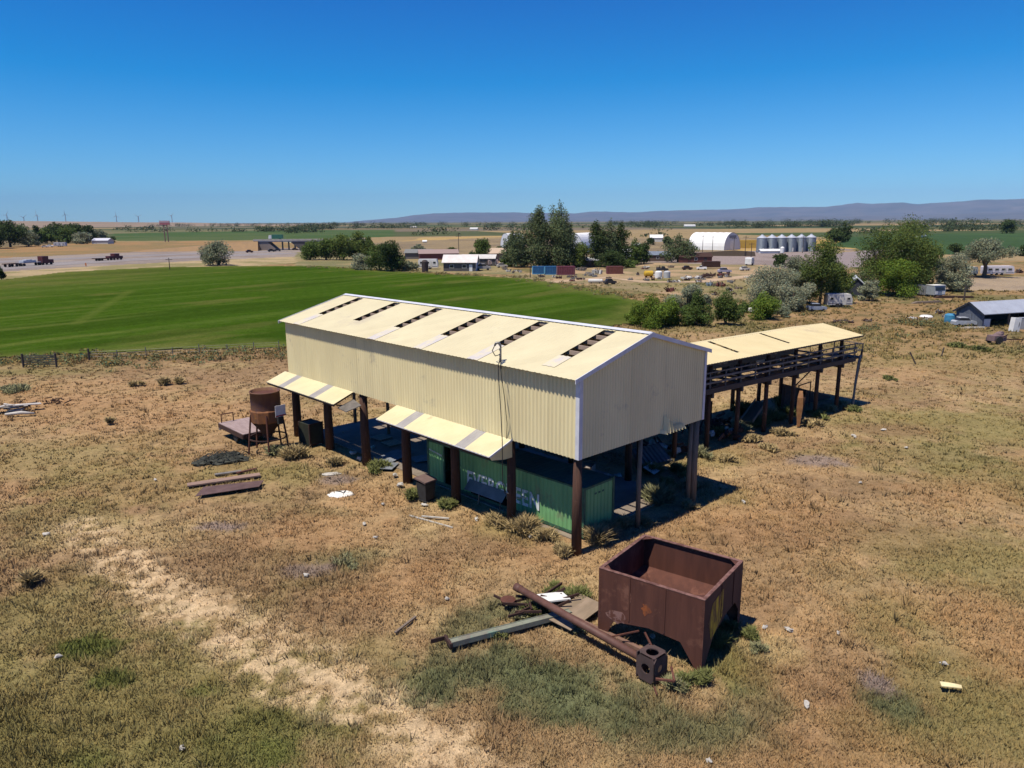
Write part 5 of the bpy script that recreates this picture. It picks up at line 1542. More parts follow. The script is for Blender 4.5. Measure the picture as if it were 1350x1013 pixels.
# scrubby strip between the green field and the yards: one mass of brush too tangled to count
SB = []
for x0, y0, x1, y1, n in ((400, 352, 560, 360, 40), (560, 361, 700, 367, 40), (690, 368, 850, 396, 60), (820, 437, 720, 443, 22), (1020, 412, 1140, 404, 30), (870, 392, 1000, 400, 30), (1090, 430, 1190, 440, 26), (1180, 425, 1260, 430, 40), (-60, 478, 140, 474, 60), (140, 478, 372, 466, 60)):
    a, b = at(x0, y0), at(x1, y1)
    for k in range(n):
        p = a.lerp(b, g_.random())
        r = g_.uniform(.3, .85)
        SB.append((p.x + g_.normal(0, 2), p.y + g_.normal(0, 2), r * .3, r * 1.3, r * 1.3, r * .7))
sb = leaves('weedy_undergrowth', SB, 26000, .15, (.19, .165, .07), 6, None, up=.5, hue=.25)
tag(sb, kind='stuff')
# ================================================================== FARMYARDS, HIGHWAY AND PLAIN
def paintm(name, c, c2=None, rough=.5, rusty=0.0):
    return mat(name, c, c2, scale=1.5, rough=rough, c3=(.16, .08, .045) if rusty else None, spots=rusty)
glass = mat('dark_glass', (.03, .035, .04), (.02, .022, .025), rough=.15)
rubber = mat('rubber', (.025, .025, .025), (.035, .033, .03), rough=.9)
white = mat('white_paint', (.74, .73, .71), (.62, .61, .59), scale=.8, rough=.5)
offw = mat('offwhite_paint', (.58, .56, .52), (.46, .44, .40), scale=.8, rough=.6)
def wheels(root, spots, r, w=.25):
    for x, y in spots:
        wo = MB().tube((x, y - w / 2, r), (x, y + w / 2, r), r, n=14).build('wheel', rubber, root)
def car(px, py, rz, lpx, m, label, kind='car', group=None, wheels_on=True):
    p = at(px, py)
    L = px_m(lpx, p)
    L = min(max(L, 3.2), 6.5)
    root = empty('parked_car' if kind == 'car' else 'pickup_truck', p, rz, label, kind, group)
    W, h = L * .38, L * .2
    prof = [(-.5, .10), (.5, .10), (.5, .21), (.46, .25), (.24, .28), (-.44, .29), (-.5, .24)]
    MB().prism([(x * L, -W / 2, z * L) for x, z in prof], (0, 1, 0), W).build('body', m, root)
    cab = [(-.36, .285), (.22, .275), (.10, .40), (-.26, .41)] if kind == 'car' else [(-.04, .285), (.26, .275), (.16, .42), (-.02, .42)]
    MB().prism([(x * L, -W / 2 + .08, z * L) for x, z in cab], (0, 1, 0), W - .16).build('cabin', glass, root)
    rf_ = [(-.27, .41), (.11, .40), (.10, .425), (-.25, .43)] if kind == 'car' else [(-.03, .42), (.17, .42), (.16, .44), (-.02, .44)]
    MB().prism([(x * L, -W / 2 + .1, z * L) for x, z in rf_], (0, 1, 0), W - .2).build('car_roof', m, root)
    if wheels_on:
        wheels(root, [(.3 * L, -W / 2 + .1), (.3 * L, W / 2 - .1), (-.32 * L, -W / 2 + .1), (-.32 * L, W / 2 - .1)], .075 * L)
    return root
def window(parent, c, w, h, axis, frame_m=None):
    # axis 'x': pane in the x-z plane, 'y': in the y-z plane
    s = (w, .06, h) if axis == 'x' else (.06, w, h)
    f = MB().box(c, s).build('window', glass, parent)
    fm_ = MB()
    for a in (-1, 1):
        if axis == 'x':
            fm_.box((c[0] + a * w / 2, c[1], c[2]), (.08, .1, h + .16)).box((c[0], c[1], c[2] + a * h / 2), (w, .1, .08))
        else:
            fm_.box((c[0], c[1] + a * w / 2, c[2]), (.1, .08, h + .16)).box((c[0], c[1], c[2] + a * h / 2), (.1, w, .08))
    fm_.build('window_frame', frame_m or white, f)
    return f
def house(name, p, rz, L, W, h, rise, wm, gm_, rm, label, cat, over=.4, wins=(), door=None, extra=None):
    # ridge along local x, length L, width W
    root = empty(name, p, rz, label, cat)
    for s in (-1, 1):
        MB().add([(-L / 2, s * W / 2, -.2), (L / 2, s * W / 2, -.2), (L / 2, s * W / 2, h), (-L / 2, s * W / 2, h)], [(0, 1, 2, 3)]).build('wall', wm, root)
    for s in (-1, 1):
        MB().prism([(s * L / 2, -W / 2 + .01, -.2), (s * L / 2, W / 2 - .01, -.2), (s * L / 2, W / 2 - .01, h), (s * L / 2, 0, h + rise), (s * L / 2, -W / 2 + .01, h)], (-s, 0, 0), .1).build('gable_wall', gm_, root)
    k = rise / (W / 2)
    for s in (-1, 1):
        m = MB()
        m.prism([(-L / 2 - over, s * (W / 2 + over), h - k * over + .08), (L / 2 + over, s * (W / 2 + over), h - k * over + .08), (L / 2 + over, 0, h + rise + .08), (-L / 2 - over, 0, h + rise + .08)], (0, 0, -1), .12)
        m.build('roof', rm, root)
    for side_, u, z, w, hh in wins:
        if side_ == 'f': window(root, (u, -W / 2 - .03, z), w, hh, 'x')
        if side_ == 'g': window(root, (-L / 2 - .03, u, z), w, hh, 'y')
        if side_ == 'G': window(root, (L / 2 + .03, u, z), w, hh, 'y')
    if door:
        side_, u, w, hh, dm = door
        c = (u, -W / 2 - .04, hh / 2) if side_ == 'f' else (-L / 2 - .04, u, hh / 2)
        MB().box(c, (w, .08, hh) if side_ == 'f' else (.08, w, hh)).build('door', dm, root)
    return root
# --- white-gabled farmhouse
roof_w = mat('pale_roof', (.66, .60, .57), (.56, .51, .48), scale=.6, rough=.6)
grey_w = mat('dark_grey_siding', (.10, .09, .095), (.075, .07, .07), scale=1.2)
a_, b_ = at(577, 355.5), at(591, 357.5)
ww = (b_ - a_).length
house('farmhouse', at(608, 357), -.10, px_m(42, at(608, 357)), px_m(24, at(608, 357)), 3.0, 2.0, grey_w, mat('white_siding', (.72, .71, .72), (.62, .61, .62), scale=1), roof_w, 'white-gabled farmhouse with pale roof and dark grey long side', 'house', .5,
      [('g', -1.2, 1.6, 1.0, 1.1), ('g', 1.2, 1.6, .9, 1.1), ('f', -2.5, 1.5, 1.3, 1.0), ('f', 1.5, 1.5, 1.3, 1.0)], ('f', 3.6, 1.0, 2.1, white))
def caravan(px, py, rz, lpx, hpx, label, m, name='caravan', cat='caravan', nw=3, wm=None):
    p = at(px, py)
    L, H_ = px_m(lpx, p), px_m(hpx, p)
    root = empty(name, p, rz, label, cat)
    W = 2.3
    z0 = H_ * .18
    MB().prism([(-L / 2, -W / 2, z0), (L / 2, -W / 2, z0), (L / 2, -W / 2, H_ * .62), (L / 2 - .35, -W / 2, H_), (-L / 2 + .15, -W / 2, H_), (-L / 2, -W / 2, H_ * .9)], (0, 1, 0), W).build('body', m, root)
    for i in range(nw):
        u = -L * .34 + i * L * .68 / max(1, nw - 1)
        window(root, (u, -W / 2 - .02, H_ * .66), min(1.1, L * .14), H_ * .2, 'x', wm or offw)
    MB().box((L * .18, -W / 2 - .03, z0 + H_ * .3), (.65, .04, H_ * .58)).build('door', offw, root)
    MB().box((0, -W / 2 - .02, z0 + H_ * .12), (L * .96, .02, H_ * .06)).build('stripe', mat('dull_stripe', (.20, .19, .22), (.15, .14, .17)), root)
    wheels(root, [(-.1 * L, -W / 2 + .12), (-.1 * L, W / 2 - .12), (.08 * L, -W / 2 + .12), (.08 * L, W / 2 - .12)], .36)
    return root
caravan(565, 355, -.05, 25, 13, 'white caravan with dark windows parked beside the white-gabled farmhouse', white)
obj1('upright_tank', MB().lathe([(.02, 0), (1.0, .0), (1.05, 3.2), (.6, 3.7), (.02, 3.8)], n=14), mat('dark_tank', (.05, .035, .035), (.04, .03, .03)), at(560.5, 359), 0, 'dark upright tank standing before the white caravan', 'tank')
house('farm_shed', at(553, 341), .02, px_m(34, at(553, 341)), 9, 2.6, 1.3, mat('grey_shed', (.16, .145, .135), (.12, .11, .10)), grey_w, mat('grey_green_roof', (.20, .20, .19), (.15, .15, .14)), 'long low grey shed behind the white caravan', 'shed')
house('red_shed', at(578, 342), .15, 16, 8, 2.6, 1.4, mat('dull_red_wall', (.20, .07, .06), (.15, .05, .045)), mat('dull_red_wall', (.2, .07, .06)), mat('pinkish_roof', (.32, .23, .21), (.25, .18, .16)), 'dull red shed with pinkish roof behind the white-gabled farmhouse', 'shed')
house('tan_shed', at(660, 343), .5, 17, 10, 3.0, 1.8, mat('tan_wall', (.30, .22, .16), (.25, .18, .13)), mat('tan_wall', (.3, .22, .16)), mat('tan_roof', (.52, .40, .28), (.44, .33, .23)), 'tan-roofed shed between the slim green tree and the poplars', 'shed')
house('white_roofed_shed', at(654, 342.5), .05, 13, 8, 2.4, 1.0, mat('tan_wall', (.30, .22, .16)), mat('tan_wall', (.3, .22, .16)), white, 'low white-roofed shed in front of the tan-roofed one', 'shed')
house('pale_roofed_lean_to', at(772, 352), -.1, 9, 5, 2.4, .9, mat('brown_wall', (.13, .09, .07), (.1, .07, .05)), mat('brown_wall', (.13, .09, .07)), white, 'small bright-roofed shed before the yellow-green tree by the dome', 'shed')
car(637, 356.5, .1, 20, paintm('grey_car_paint', (.33, .31, .30)), 'long pale grey car parked at the farmhouse end', 'car')
car(662, 353, .2, 14, paintm('cream_car_paint', (.50, .46, .40)), 'cream car parked beside the pinkish trailer near the poplars', 'car')
caravan(650, 350.5, .1, 14, 8, 'pinkish flat-sided trailer parked before the white-roofed shed', mat('pinkish_paint', (.45, .33, .31), (.36, .26, .25)), 'box_trailer', 'trailer', 1)
obj1('junk_roof_sheet', MB().prism([(-2.5, -1.2, .9), (2.4, -1.4, 1.4), (2.6, 1.2, 1.5), (-2.3, 1.3, 1.0)], (0, 0, -1), .9), offw, at(668, 350.5), .4, 'pale flat-topped stack of sheets in front of the first poplar', 'sheets')
# --- white dome hall behind the poplars, white arched hall, grain bins
def arch_hall(px, py, rz, W, H_, L, label, m, name='arched_hall', end=True, doors=True):
    p = at(px, py)
    root = empty(name, p, rz, label, 'hall')
    n = 18
    vs, fs = [], []
    nx = 13
    for i in range(nx):
        x = -L / 2 + L * i / (nx - 1)
        for k in range(n + 1):
            t = math.pi * k / n
            q = 1.0 if i % 2 == 0 else .985
            vs.append((x, -W / 2 * math.cos(t) * q, H_ * math.sin(t) ** .85 * q))
    for i in range(nx - 1):
        for k in range(n):
            fs.append((i * (n + 1) + k, i * (n + 1) + k + 1, (i + 1) * (n + 1) + k + 1, (i + 1) * (n + 1) + k))
    MB().add(vs, fs).build('fabric_cover', m, root, False)
    for s in (-1, 1):
        e = MB().prism([(s * (L / 2 - .1), -W / 2 * math.cos(math.pi * k / n) * .97, H_ * .97 * math.sin(math.pi * k / n) ** .85) for k in range(n + 1)], (s, 0, 0), .08).build('end_wall', mat('shaded_white', (.62, .64, .68), (.54, .56, .60)), root)
        if doors:
            MB().box((s * (L / 2 + .03), 0, H_ * .27), (.06, W * .30, H_ * .54)).build('big_door', white, e)
            MB().box((s * (L / 2 + .03), 0, H_ * .75), (.06, W * .42, H_ * .16)).build('upper_panel', mat('grey_panel', (.25, .26, .29), (.2, .21, .24)), e)
    return root
fab = mat('white_fabric', (.80, .79, .76), (.72, .71, .68), scale=.15, rough=.6)
ph = at(941, 328.5)
arch_hall(941, 329, -.80, px_m(40, ph), px_m(21.5, ph), px_m(52, ph), 'large white arched fabric hall on the gravel yard', fab)
pd = at(768, 333)
arch_hall(766, 333, R(66), px_m(26, pd), px_m(25, pd), 24, 'white dome-ended hall showing behind the farmyard poplars', fab, 'domed_hall', doors=False)
arch_hall(676, 327, R(60), px_m(14, at(676, 327)), px_m(19, at(676, 327)), 18, 'bright white arched gable peeking past the first poplar', fab, 'domed_hall', doors=False)
galv = mat('galvanised', (.25, .29, .33), (.19, .22, .25), scale=1.2, rough=.45, metal=.35, stretch=(1, 1, .3))
galv_roof = mat('galvanised_roof', (.52, .54, .58), (.44, .46, .50), scale=1, rough=.45, metal=.3)
pb_ = at(1035, 333)
dia = px_m(12.9, pb_)
def bin_(p):
    hgt = px_m(18.5, p)
    root = empty('grain_bin', p, 0, 'corrugated silver grain bin with a conical roof in the row of bins', 'grain bin', 'silver grain bins in a row')
    prof = []
    k = 22
    for i in range(k):
        prof += [(dia / 2, hgt * i / k), (dia / 2 + .07, hgt * (i + .5) / k)]
    prof.append((dia / 2, hgt))
    MB().lathe(prof, n=24).build('bin_shell', galv, root)
    MB().lathe([(dia / 2 + .15, hgt - .05), (.5, hgt + dia * .27), (.5, hgt + dia * .27 + .3), (.02, hgt + dia * .27 + .4)], n=24).build('bin_roof', galv_roof, root)
    MB().box((0, -dia / 2 - .12, 1.1), (.8, .1, 1.9)).build('bin_door', offw, root)
    ld = MB()
    for s in (-.2, .2):
        ld.beam((1.2 + s, -dia / 2 - .1, .5), (1.2 + s, -dia / 2 - .1, hgt), .05, .05)
    ld.build('ladder', steel, root)
    return root
b0 = bin_(at(1003.5, 333))
for i in range(1, 6):
    c = copy_tree(b0); c.location = at(1003.5 + i * 12.9, 333 - i * .25)
house('bin_shed', at(1014, 334), 0, 9, 4, 1.2, .7, white, white, white, 'low white shed at the foot of the grain bins', 'shed')
obj1('propane_tank', MB().lathe([(.02, 0), (.9, .3), (.95, 2.6), (.5, 3.1), (.02, 3.2)], n=14), white, at(1031, 334.5), 0, 'small white upright tank before the grain bins', 'tank')
obj1('straw_stack', MB().prism([(-8, -3, 0), (8, -3, 0), (8, -3, 3.6), (6.5, -3, 4.4), (-7, -3, 4.3), (-8, -3, 3.4)], (0, 1, 0), 6), mat('gold_straw', (.50, .33, .07), (.40, .25, .05), scale=2, bump=.5), at(982, 327), .05, 'golden straw stack between the arched hall and the grain bins', 'straw stack')
obj1('log_stack', MB().prism([(-13, -2, 0), (13, -2, 0), (12.5, -2, 1.8), (4, -2, 2.4), (-12.5, -2, 1.2)], (0, 1, 0), 4), mat('brown_stack', (.13, .095, .06), (.09, .065, .045), scale=3, stretch=(.3, 2, 3)), at(955, 337.5), -.25, 'long low brown stack of timber on the gravel yard', 'timber stack')
# --- utility poles
def upole(px, base, top, label, arms=1, group='utility poles across the yards'):
    p = at(px, base)
    h = z_at(px, top, p.y)
    root = empty('utility_pole', p, random.uniform(-.3, .3), label, 'pole', group)
    MB().tube((0, 0, -.2), (0, 0, h), max(.16, px_m(.35, p)), max(.11, px_m(.25, p)), 8).build('pole_shaft', dark_t, root)
    for i in range(arms):
        MB().box((0, 0, h - .6 - i * .9), (2.4, .16, .16)).build('cross_arm', dark_t, root)
    return root
upole(926, 333, 310, 'thin pole standing before the middle of the arched hall')
upole(939, 333, 311, 'thin pole before the end of the arched hall roof')
upole(967, 336, 313, 'thin pole before the end wall of the arched hall')
upole(982, 338, 311, 'thin pole in front of the golden straw stack')
upole(990, 341, 320, 'dark pole beside the white parked truck cab', 1)
upole(1058, 334, 311, 'thin pole before the grain bins')
upole(605, 340, 307, 'tall thin pole behind the white-gabled farmhouse', 2)
upole(699, 366, 350, 'short pole at the end of the blue container', 0)
upole(224, 356, 340, 'thin pole on the verge beside the lone grey-green shrub', 1)
upole(1271, 396, 376, 'thin bare pole behind the blue-grey barn', 0)
# --- containers by the poplars
def box_container(px0, px1, base, top, depth, rz, m, m2, label):
    p = at((px0 + px1) / 2, base)
    L, H_ = px_m(px1 - px0, p), px_m(base - top, p)
    root = empty('storage_container', p, rz, label, 'container')
    W = depth
    m_ = MB().corr((-L / 2, -W / 2, 0), X_, L, Z_, .1, lambda s: H_ - .1, -Y, .5, .06, .5)
    m_.build('side_panel', m, root)
    MB().corr((-L / 2, W / 2, 0), X_, L, Z_, .1, lambda s: H_ - .1, Y, .5, .06, .5).build('side_panel', m, root)
    for s in (-1, 1):
        MB().box((s * L / 2, 0, H_ / 2), (.1, W, H_ - .1)).build('end_door', m2, root)
    MB().box((0, 0, H_ - .03), (L + .1, W + .1, .1)).build('container_roof', m, root)
    f = MB()
    for x in (-L / 2, L / 2):
        f.box((x, -W / 2 - .05, H_ / 2), (.16, .14, H_))
    f.box((0, -W / 2 - .05, .1), (L, .12, .16))
    f.build('container_frame', m2, root)
    return root
bluec, lblue = paintm('dark_blue', (.030, .115, .26), (.025, .09, .20), rusty=.05), paintm('light_blue', (.13, .36, .52), (.10, .28, .42))
maro, redb = paintm('maroon', (.17, .045, .06), (.12, .035, .045), rusty=.1), paintm('rust_red', (.16, .055, .04), (.11, .04, .03), rusty=.2)
box_container(702, 717, 361.5, 351.5, 2.6, .04, bluec, lblue, 'dark blue container with a pale end, first of the row before the poplars')
box_container(718, 733, 362, 351.5, 2.6, .04, bluec, lblue, 'bright blue container between the dark blue and maroon ones')
box_container(734, 757, 362.5, 351.5, 2.6, .05, maro, paintm('dull_pink', (.25, .13, .13), (.20, .10, .10)), 'maroon container next to the blue ones before the poplars')
box_container(800, 820, 361, 351.5, 2.6, .03, redb, maro, 'rust-red container by the dark round tree')
# --- junk in the yards
sc_cols = dict(dr=rust_d, ru=redb, pa=offw, gr=paintm('grey_scrap', (.22, .21, .20), (.16, .15, .14)), bl=paintm('blue_grey_scrap', (.20, .25, .29), (.15, .19, .22)), wd=old_wood, li=paintm('lilac_paint', (.38, .35, .44), (.30, .27, .35)))
def scrap(px, py, wpx, hpx, key, label, seed, name='scrap_heap', cat='scrap'):
    p = at(px, py)
    w, h = px_m(wpx, p), px_m(hpx, p)
    root = empty(name, p, random.uniform(-.3, .3), label, cat)
    q = random.Random(seed)
    m = MB()
    for i in range(9):
        x, y = q.uniform(-.42, .42) * w, q.uniform(-.25, .25) * w
        m.box((x, y, h * q.uniform(.15, .4)), (w * q.uniform(.12, .3), w * q.uniform(.08, .22), h * q.uniform(.3, .75)), rz=q.uniform(0, 3), rx_=q.uniform(-.3, .3), ry=q.uniform(-.3, .3))
    m.build('scrap_block', sc_cols[key], root)
    m = MB()
    for i in range(10):
        a = (q.uniform(-.45, .45) * w, q.uniform(-.3, .3) * w, q.uniform(.05, .5) * h)
        m.beam(a, (a[0] + q.uniform(-.3, .3) * w, a[1] + q.uniform(-.2, .2) * w, q.uniform(.05, 1.0) * h), .14, .14)
    m.build('scrap_bar', sc_cols[q.choice(['dr', 'gr', 'wd'])], root)
    return root
for i, a in enumerate((
 (766, 357, 14, 7, 'wd', 'brown timber frames stacked between maroon container and bright-roofed shed'),
 (787, 361, 14, 8, 'pa', 'pale bent sheets heaped before the rust-red container'),
 (765, 369, 12, 4, 'dr', 'dark scrap lying at the field edge below the maroon container'),
 (776, 364, 12, 5, 'gr', 'grey scrap heap between the field edge and the timber frames'),
 (850, 355, 9, 3, 'ru', 'low rusty scrap beside the yellow tank'),
 (884, 353, 9, 4, 'wd', 'orange-brown crate heap behind the white tanks'),
 (912, 368, 26, 5, 'pa', 'long pale row of scrap metal along the yard track'),
 (936, 365, 22, 6, 'dr', 'dark rusty scrap row next to the lilac vehicle'),
 (953, 364, 18, 5, 'ru', 'rust-brown scrap row ending beyond the lilac vehicle'),
 (936, 377, 11, 7, 'bl', 'blue-grey machine scrap by the pale scrap row'),
 (884, 385, 17, 8, 'ru', 'dark red machine hulk behind the silver shrub'),
 (949, 378, 14, 8, 'ru', 'dark red rusting machine on the dry grass of the yard'),
 (960, 383, 10, 5, 'dr', 'dark scrap lump next to the rusting red machine'),
 (974, 381, 11, 4, 'wd', 'low brown scrap at the yard edge before the big silver tree'),
 (895, 372, 14, 4, 'pa', 'pale broken sheets at the low end of the scrap row'),
 (1240, 414, 12, 7, 'dr', 'dark scrap heap on the grass before the blue-grey barn'),
 (1204, 421, 12, 4, 'pa', 'pale debris patch on the grass left of the white round cover'),
 (1110, 425, 26, 4, 'dr', 'low dark row of scrap on the grass beyond the platform'),
 (1142, 424, 12, 4, 'wd', 'short brown scrap row next to the bare stakes'),
 (1338, 360, 18, 6, 'dr', 'dark farm machinery parked beyond the white trailer'))):
    scrap(a[0], a[1], a[2], a[3], a[4], a[5].replace('left of', 'beside'), 300 + i)
# the many small heaps of scrap nobody could tell apart from here
_q = random.Random(91)
for i in range(64):
    if i < 40:
        px_, py_ = _q.uniform(640, 1005), _q.uniform(350, 372)
        if px_ < 760: py_ = 352 + (px_ - 640) * .14 + _q.uniform(-2, 4)
        if px_ > 880: py_ = _q.uniform(350, 390)
    elif i < 52:
        px_, py_ = _q.uniform(885, 1000), 366 + _q.uniform(-9, 9)
    else:
        px_, py_ = _q.uniform(1180, 1345), _q.uniform(402, 424)
    key = _q.choice(['dr', 'ru', 'pa', 'gr', 'wd', 'dr', 'gr', 'pa'])
    r_ = scrap(px_, py_, _q.uniform(4, 10), _q.uniform(2, 5), key, 'small heap of scrap lying about in the yards', 500 + i)
    r_['group'] = 'small scrap heaps about the yards'
def tank(px, py, wpx, hpx, m, label, upright=False):
    p = at(px, py)
    w, h = px_m(wpx, p), px_m(hpx, p)
    root = empty('storage_tank', p, random.uniform(-.2, .2), label, 'tank')
    if upright:
        MB().lathe([(.02, 0), (w / 2, 0), (w / 2, h * .85), (w * .25, h), (.02, h)], n=16).build('tank_shell', m, root)
    else:
        r = h * .42
        MB().path([(-w / 2, 0, h * .56), (-w / 2 + r * .3, 0, h * .56), (w / 2 - r * .3, 0, h * .56), (w / 2, 0, h * .56)], [r * .6, r, r, r * .6], 14).build('tank_shell', m, root)
    MB().box((-w * .28, 0, h * .12), (.3, h * .6, h * .25)).box((w * .28, 0, h * .12), (.3, h * .6, h * .25)).build('tank_saddle', rust_d, root)
tank(855, 366, 12, 9, paintm('yellow_paint', (.55, .36, .03), (.45, .28, .03)), 'bright yellow tank beside the two white ones')
tank(868, 366.5, 10, 9, white, 'white tank next to the yellow one', True)
tank(879, 366.5, 9, 9, paintm('grey_white', (.46, .46, .46)), 'greyer white tank past the first white one', True)
tank(785, 374, 19, 6, offw, 'long pale tank lying at the field edge in the scrapyard')
car(804, 375, .4, 15, paintm('dark_car', (.05, .045, .045)), 'dark wrecked car beside the long pale tank', 'car')
car(873, 358, .1, 15, paintm('black_pickup', (.035, .035, .04)), 'dark pickup parked behind the white tanks', 'pickup')
car(955, 360.5, .1, 17, sc_cols['li'], 'lilac-grey old vehicle in the middle of the scrapyard', 'car')
car(925, 356, 2.9, 12, white, 'white-cabbed pickup in front of a dark load in the scrapyard', 'pickup')
obj1('dark_flatbed_load', MB().box((0, 0, 1.4), (5.5, 2.4, 1.8)).box((0, 0, .5), (6, 2.2, .2)), rust_d, at(937, 354), .05, 'dark boxy load standing behind the white-cabbed pickup', 'load')
car(982, 357, .3, 12, offw, 'off-white van-like car parked below the white truck cab', 'car')
caravan(988, 350, .9, 10, 10, 'white truck body parked at the pole in the scrapyard', white, 'box_truck', 'truck', 2)
car(906, 356, .2, 10, rust_d, 'small dark car between poplar clump and white-cabbed pickup', 'car')
car(1000, 413, .1, 14, offw, 'pale wreck half hidden behind the bright round shrub', 'car')
# --- camper, little house, truck, barn and what stands by them
caravan(1104, 404.5, -.08, 31, 17, 'off-white weathered camper beside the willow trees', offw, 'camper', 'camper', 2)
house('small_house', at(1127, 389), R(68), 8, px_m(22, at(1127, 389)), 2.2, 1.6, mat('blue_black_wall', (.04, .045, .055), (.03, .033, .04)), mat('blue_black_wall', (.04, .045, .055)), mat('light_roof', (.50, .52, .55), (.42, .44, .47)), 'small dark-gabled house with pale roof behind the camper', 'house', .3)
car(1076, 410.5, .05, 20, paintm('pale_blue_paint', (.30, .34, .42)), 'pale blue car half hidden under the silver trees', 'car')
pt = at(1227, 391)
tk = empty('flat_nosed_truck', pt, R(-75), 'white and blue-grey flat-nosed truck facing the camera by the willows', 'truck')
TW, TH = px_m(17, pt), px_m(15, pt)
MB().prism([(0, -TW / 2, .5), (2.2, -TW / 2, .5), (2.2, -TW / 2, TH * .55), (2.0, -TW / 2, TH), (0, -TW / 2, TH)], (0, 1, 0), TW).build('cab', paintm('blue_grey_cab', (.30, .33, .37), (.24, .27, .31)), tk)
MB().box((2.14, 0, TH * .74), (.08, TW * .86, TH * .28), ry=-.2).build('windscreen', glass, tk)
for s in (-1, 1):
    MB().box((2.24, s * TW * .33, TH * .40), (.06, TW * .24, TH * .26)).build('headlight_panel', white, tk)
MB().box((1.0, 0, TH + .05), (2.2, TW + .1, .1)).build('cab_roof', white, tk)
MB().box((-2.3, 0, TH * .52), (4.4, TW, TH * .75)).build('truck_body', paintm('grey_body', (.22, .23, .25)), tk)
wheels(tk, [(1.1, -TW / 2 + .15), (1.1, TW / 2 - .15), (-3, -TW / 2 + .15), (-3, TW / 2 - .15)], .5)
bA, bB = at(1259, 427), at(1294, 432)
gv_ = bB - bA
gw = gv_.length
ang = math.atan2(gv_.y, gv_.x)
bd = Vector((-gv_.y, gv_.x, 0)).normalized()
if bd.x < 0: bd = -bd
BL = 26
bz = empty('blue_barn', (bA + bB) / 2, math.atan2(bd.y, bd.x), 'blue-grey weathered barn with open bays and bluish metal roof', 'barn')
bh = z_at(1294, 413, bB.y)
br = z_at(1277, 399, ((bA + bB) / 2).y)
bw_ = mat('blue_grey_boards', (.115, .130, .160), (.075, .085, .11), scale=2.5, rough=.85, stretch=(3, 3, .4), bump=.3)
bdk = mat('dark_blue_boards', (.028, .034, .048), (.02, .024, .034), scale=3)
brf = mat('bluish_roof', (.36, .385, .44), (.30, .32, .37), scale=.8, rough=.5, c3=(.26, .24, .25), spots=.15)
g2 = gw / 2
MB().prism([(0, -g2, -.2), (0, g2, -.2), (0, g2, bh), (0, 0, br), (0, -g2, bh)], (1, 0, 0), .1).build('gable_wall', bw_, bz)
MB().prism([(BL, -g2, -.2), (BL, g2, -.2), (BL, g2, bh), (BL, 0, br), (BL, -g2, bh)], (-1, 0, 0), .1).build('gable_wall', bw_, bz)
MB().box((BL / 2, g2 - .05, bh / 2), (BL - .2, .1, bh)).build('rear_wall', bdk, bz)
for s in (-1, 1):
    k2 = (br - bh) / g2
    MB().prism([(-.3, s * (g2 + .35), bh - k2 * .35 + .07), (BL + .3, s * (g2 + .35), bh - k2 * .35 + .07), (BL + .3, 0, br + .07), (-.3, 0, br + .07)], (0, 0, -1), .1).build('roof', brf, bz)
    MB().beam((-.34, s * (g2 + .35), bh - k2 * .35), (-.34, 0, br), .06, .22).build('barge_board', bdk, bz)
for i in range(6):
    MB().box((.2 + i * (BL - .4) / 5, -g2 + .1, bh / 2), (.22, .2, bh)).build('bay_post', bw_ if i != 1 else old_wood, bz)
MB().box((-.06, .6, bh * .42), (.06, gw * .45, bh * .8)).build('barn_door', mat('grey_door', (.15, .16, .19), (.11, .12, .145), scale=3, stretch=(1, 3, .5)), bz)
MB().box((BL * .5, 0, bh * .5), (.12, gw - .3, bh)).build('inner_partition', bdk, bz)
obj1('blue_barrel', MB().lathe([(.02, 0), (.75, 0), (.8, .5), (.78, 1.2), (.5, 1.4), (.02, 1.4)], n=16), paintm('bright_blue', (.06, .25, .42), (.05, .20, .34)), at(1252, 426), 0, 'bright blue plastic barrel at the corner of the barn', 'barrel')
car(1270, 430.5, .02, 24, paintm('pale_blue_grey', (.42, .44, .47)), 'pale grey car parked along the barn gable', 'car')
obj1('white_freezer', MB().box((0, 0, .55), (1.2, .8, 1.1)).box((0, 0, 1.13), (1.24, .84, .06)), white, at(1297, 431), .1, 'white chest freezer standing at the first open bay of the barn', 'freezer')
fr_ = empty('white_cabinet', at(1337, 437), .15, 'tall white cabinet leaning in front of the barn bays', 'cabinet')
MB().box((0, 0, .95), (1.0, .8, 1.9), ry=.1).build('cabinet_body', white, fr_)
MB().box((.25, -.42, 1.0), (.06, .05, .6), ry=.1).build('handle', steel, fr_)
obj1('grey_cupboard', MB().box((0, 0, .8), (1.0, .7, 1.6)).box((0, 0, 1.62), (1.06, .76, .05)), paintm('grey_cupb', (.30, .31, .33)), at(1347, 434), 0, 'grey cupboard behind the leaning white cabinet', 'cupboard')
obj1('pan_cover', MB().lathe([(.02, .35), (.8, .25), (1.0, .05), (1.0, 0), (.02, 0)], n=16), white, at(1221, 418), 0, 'bright white round cover lying on the grass before the barn', 'lid')
obj1('pale_boards', MB().box((0, 0, .1), (3.6, .5, .1), rz=.1).box((.6, .3, .2), (2.8, .3, .08), rz=-.05), bits, at(1281, 433.5), 0, 'pale boards lying along the barn gable', 'boards')
mw_ = empty('old_mower', at(1313, 453), .2, 'small rusty pinkish farm implement with a drawbar in the pasture', 'implement')
MB().box((0, 0, .7), (1.8, 1.2, .7)).blob((.2, 0, 1.0), (.8, .5, .5), 2, 8, 6, .3).build('implement_body', mat('pink_grey', (.22, .15, .15), (.15, .10, .10), scale=3), mw_)
MB().beam((.8, 0, .5), (3.6, -.3, .4), .12, .12).beam((-.9, -.7, .4), (.9, -.7, 1.2), .1, .1).build('drawbar', rust_d, mw_)
wheels(mw_, [(-.3, -.75), (-.3, .75)], .5, .15)
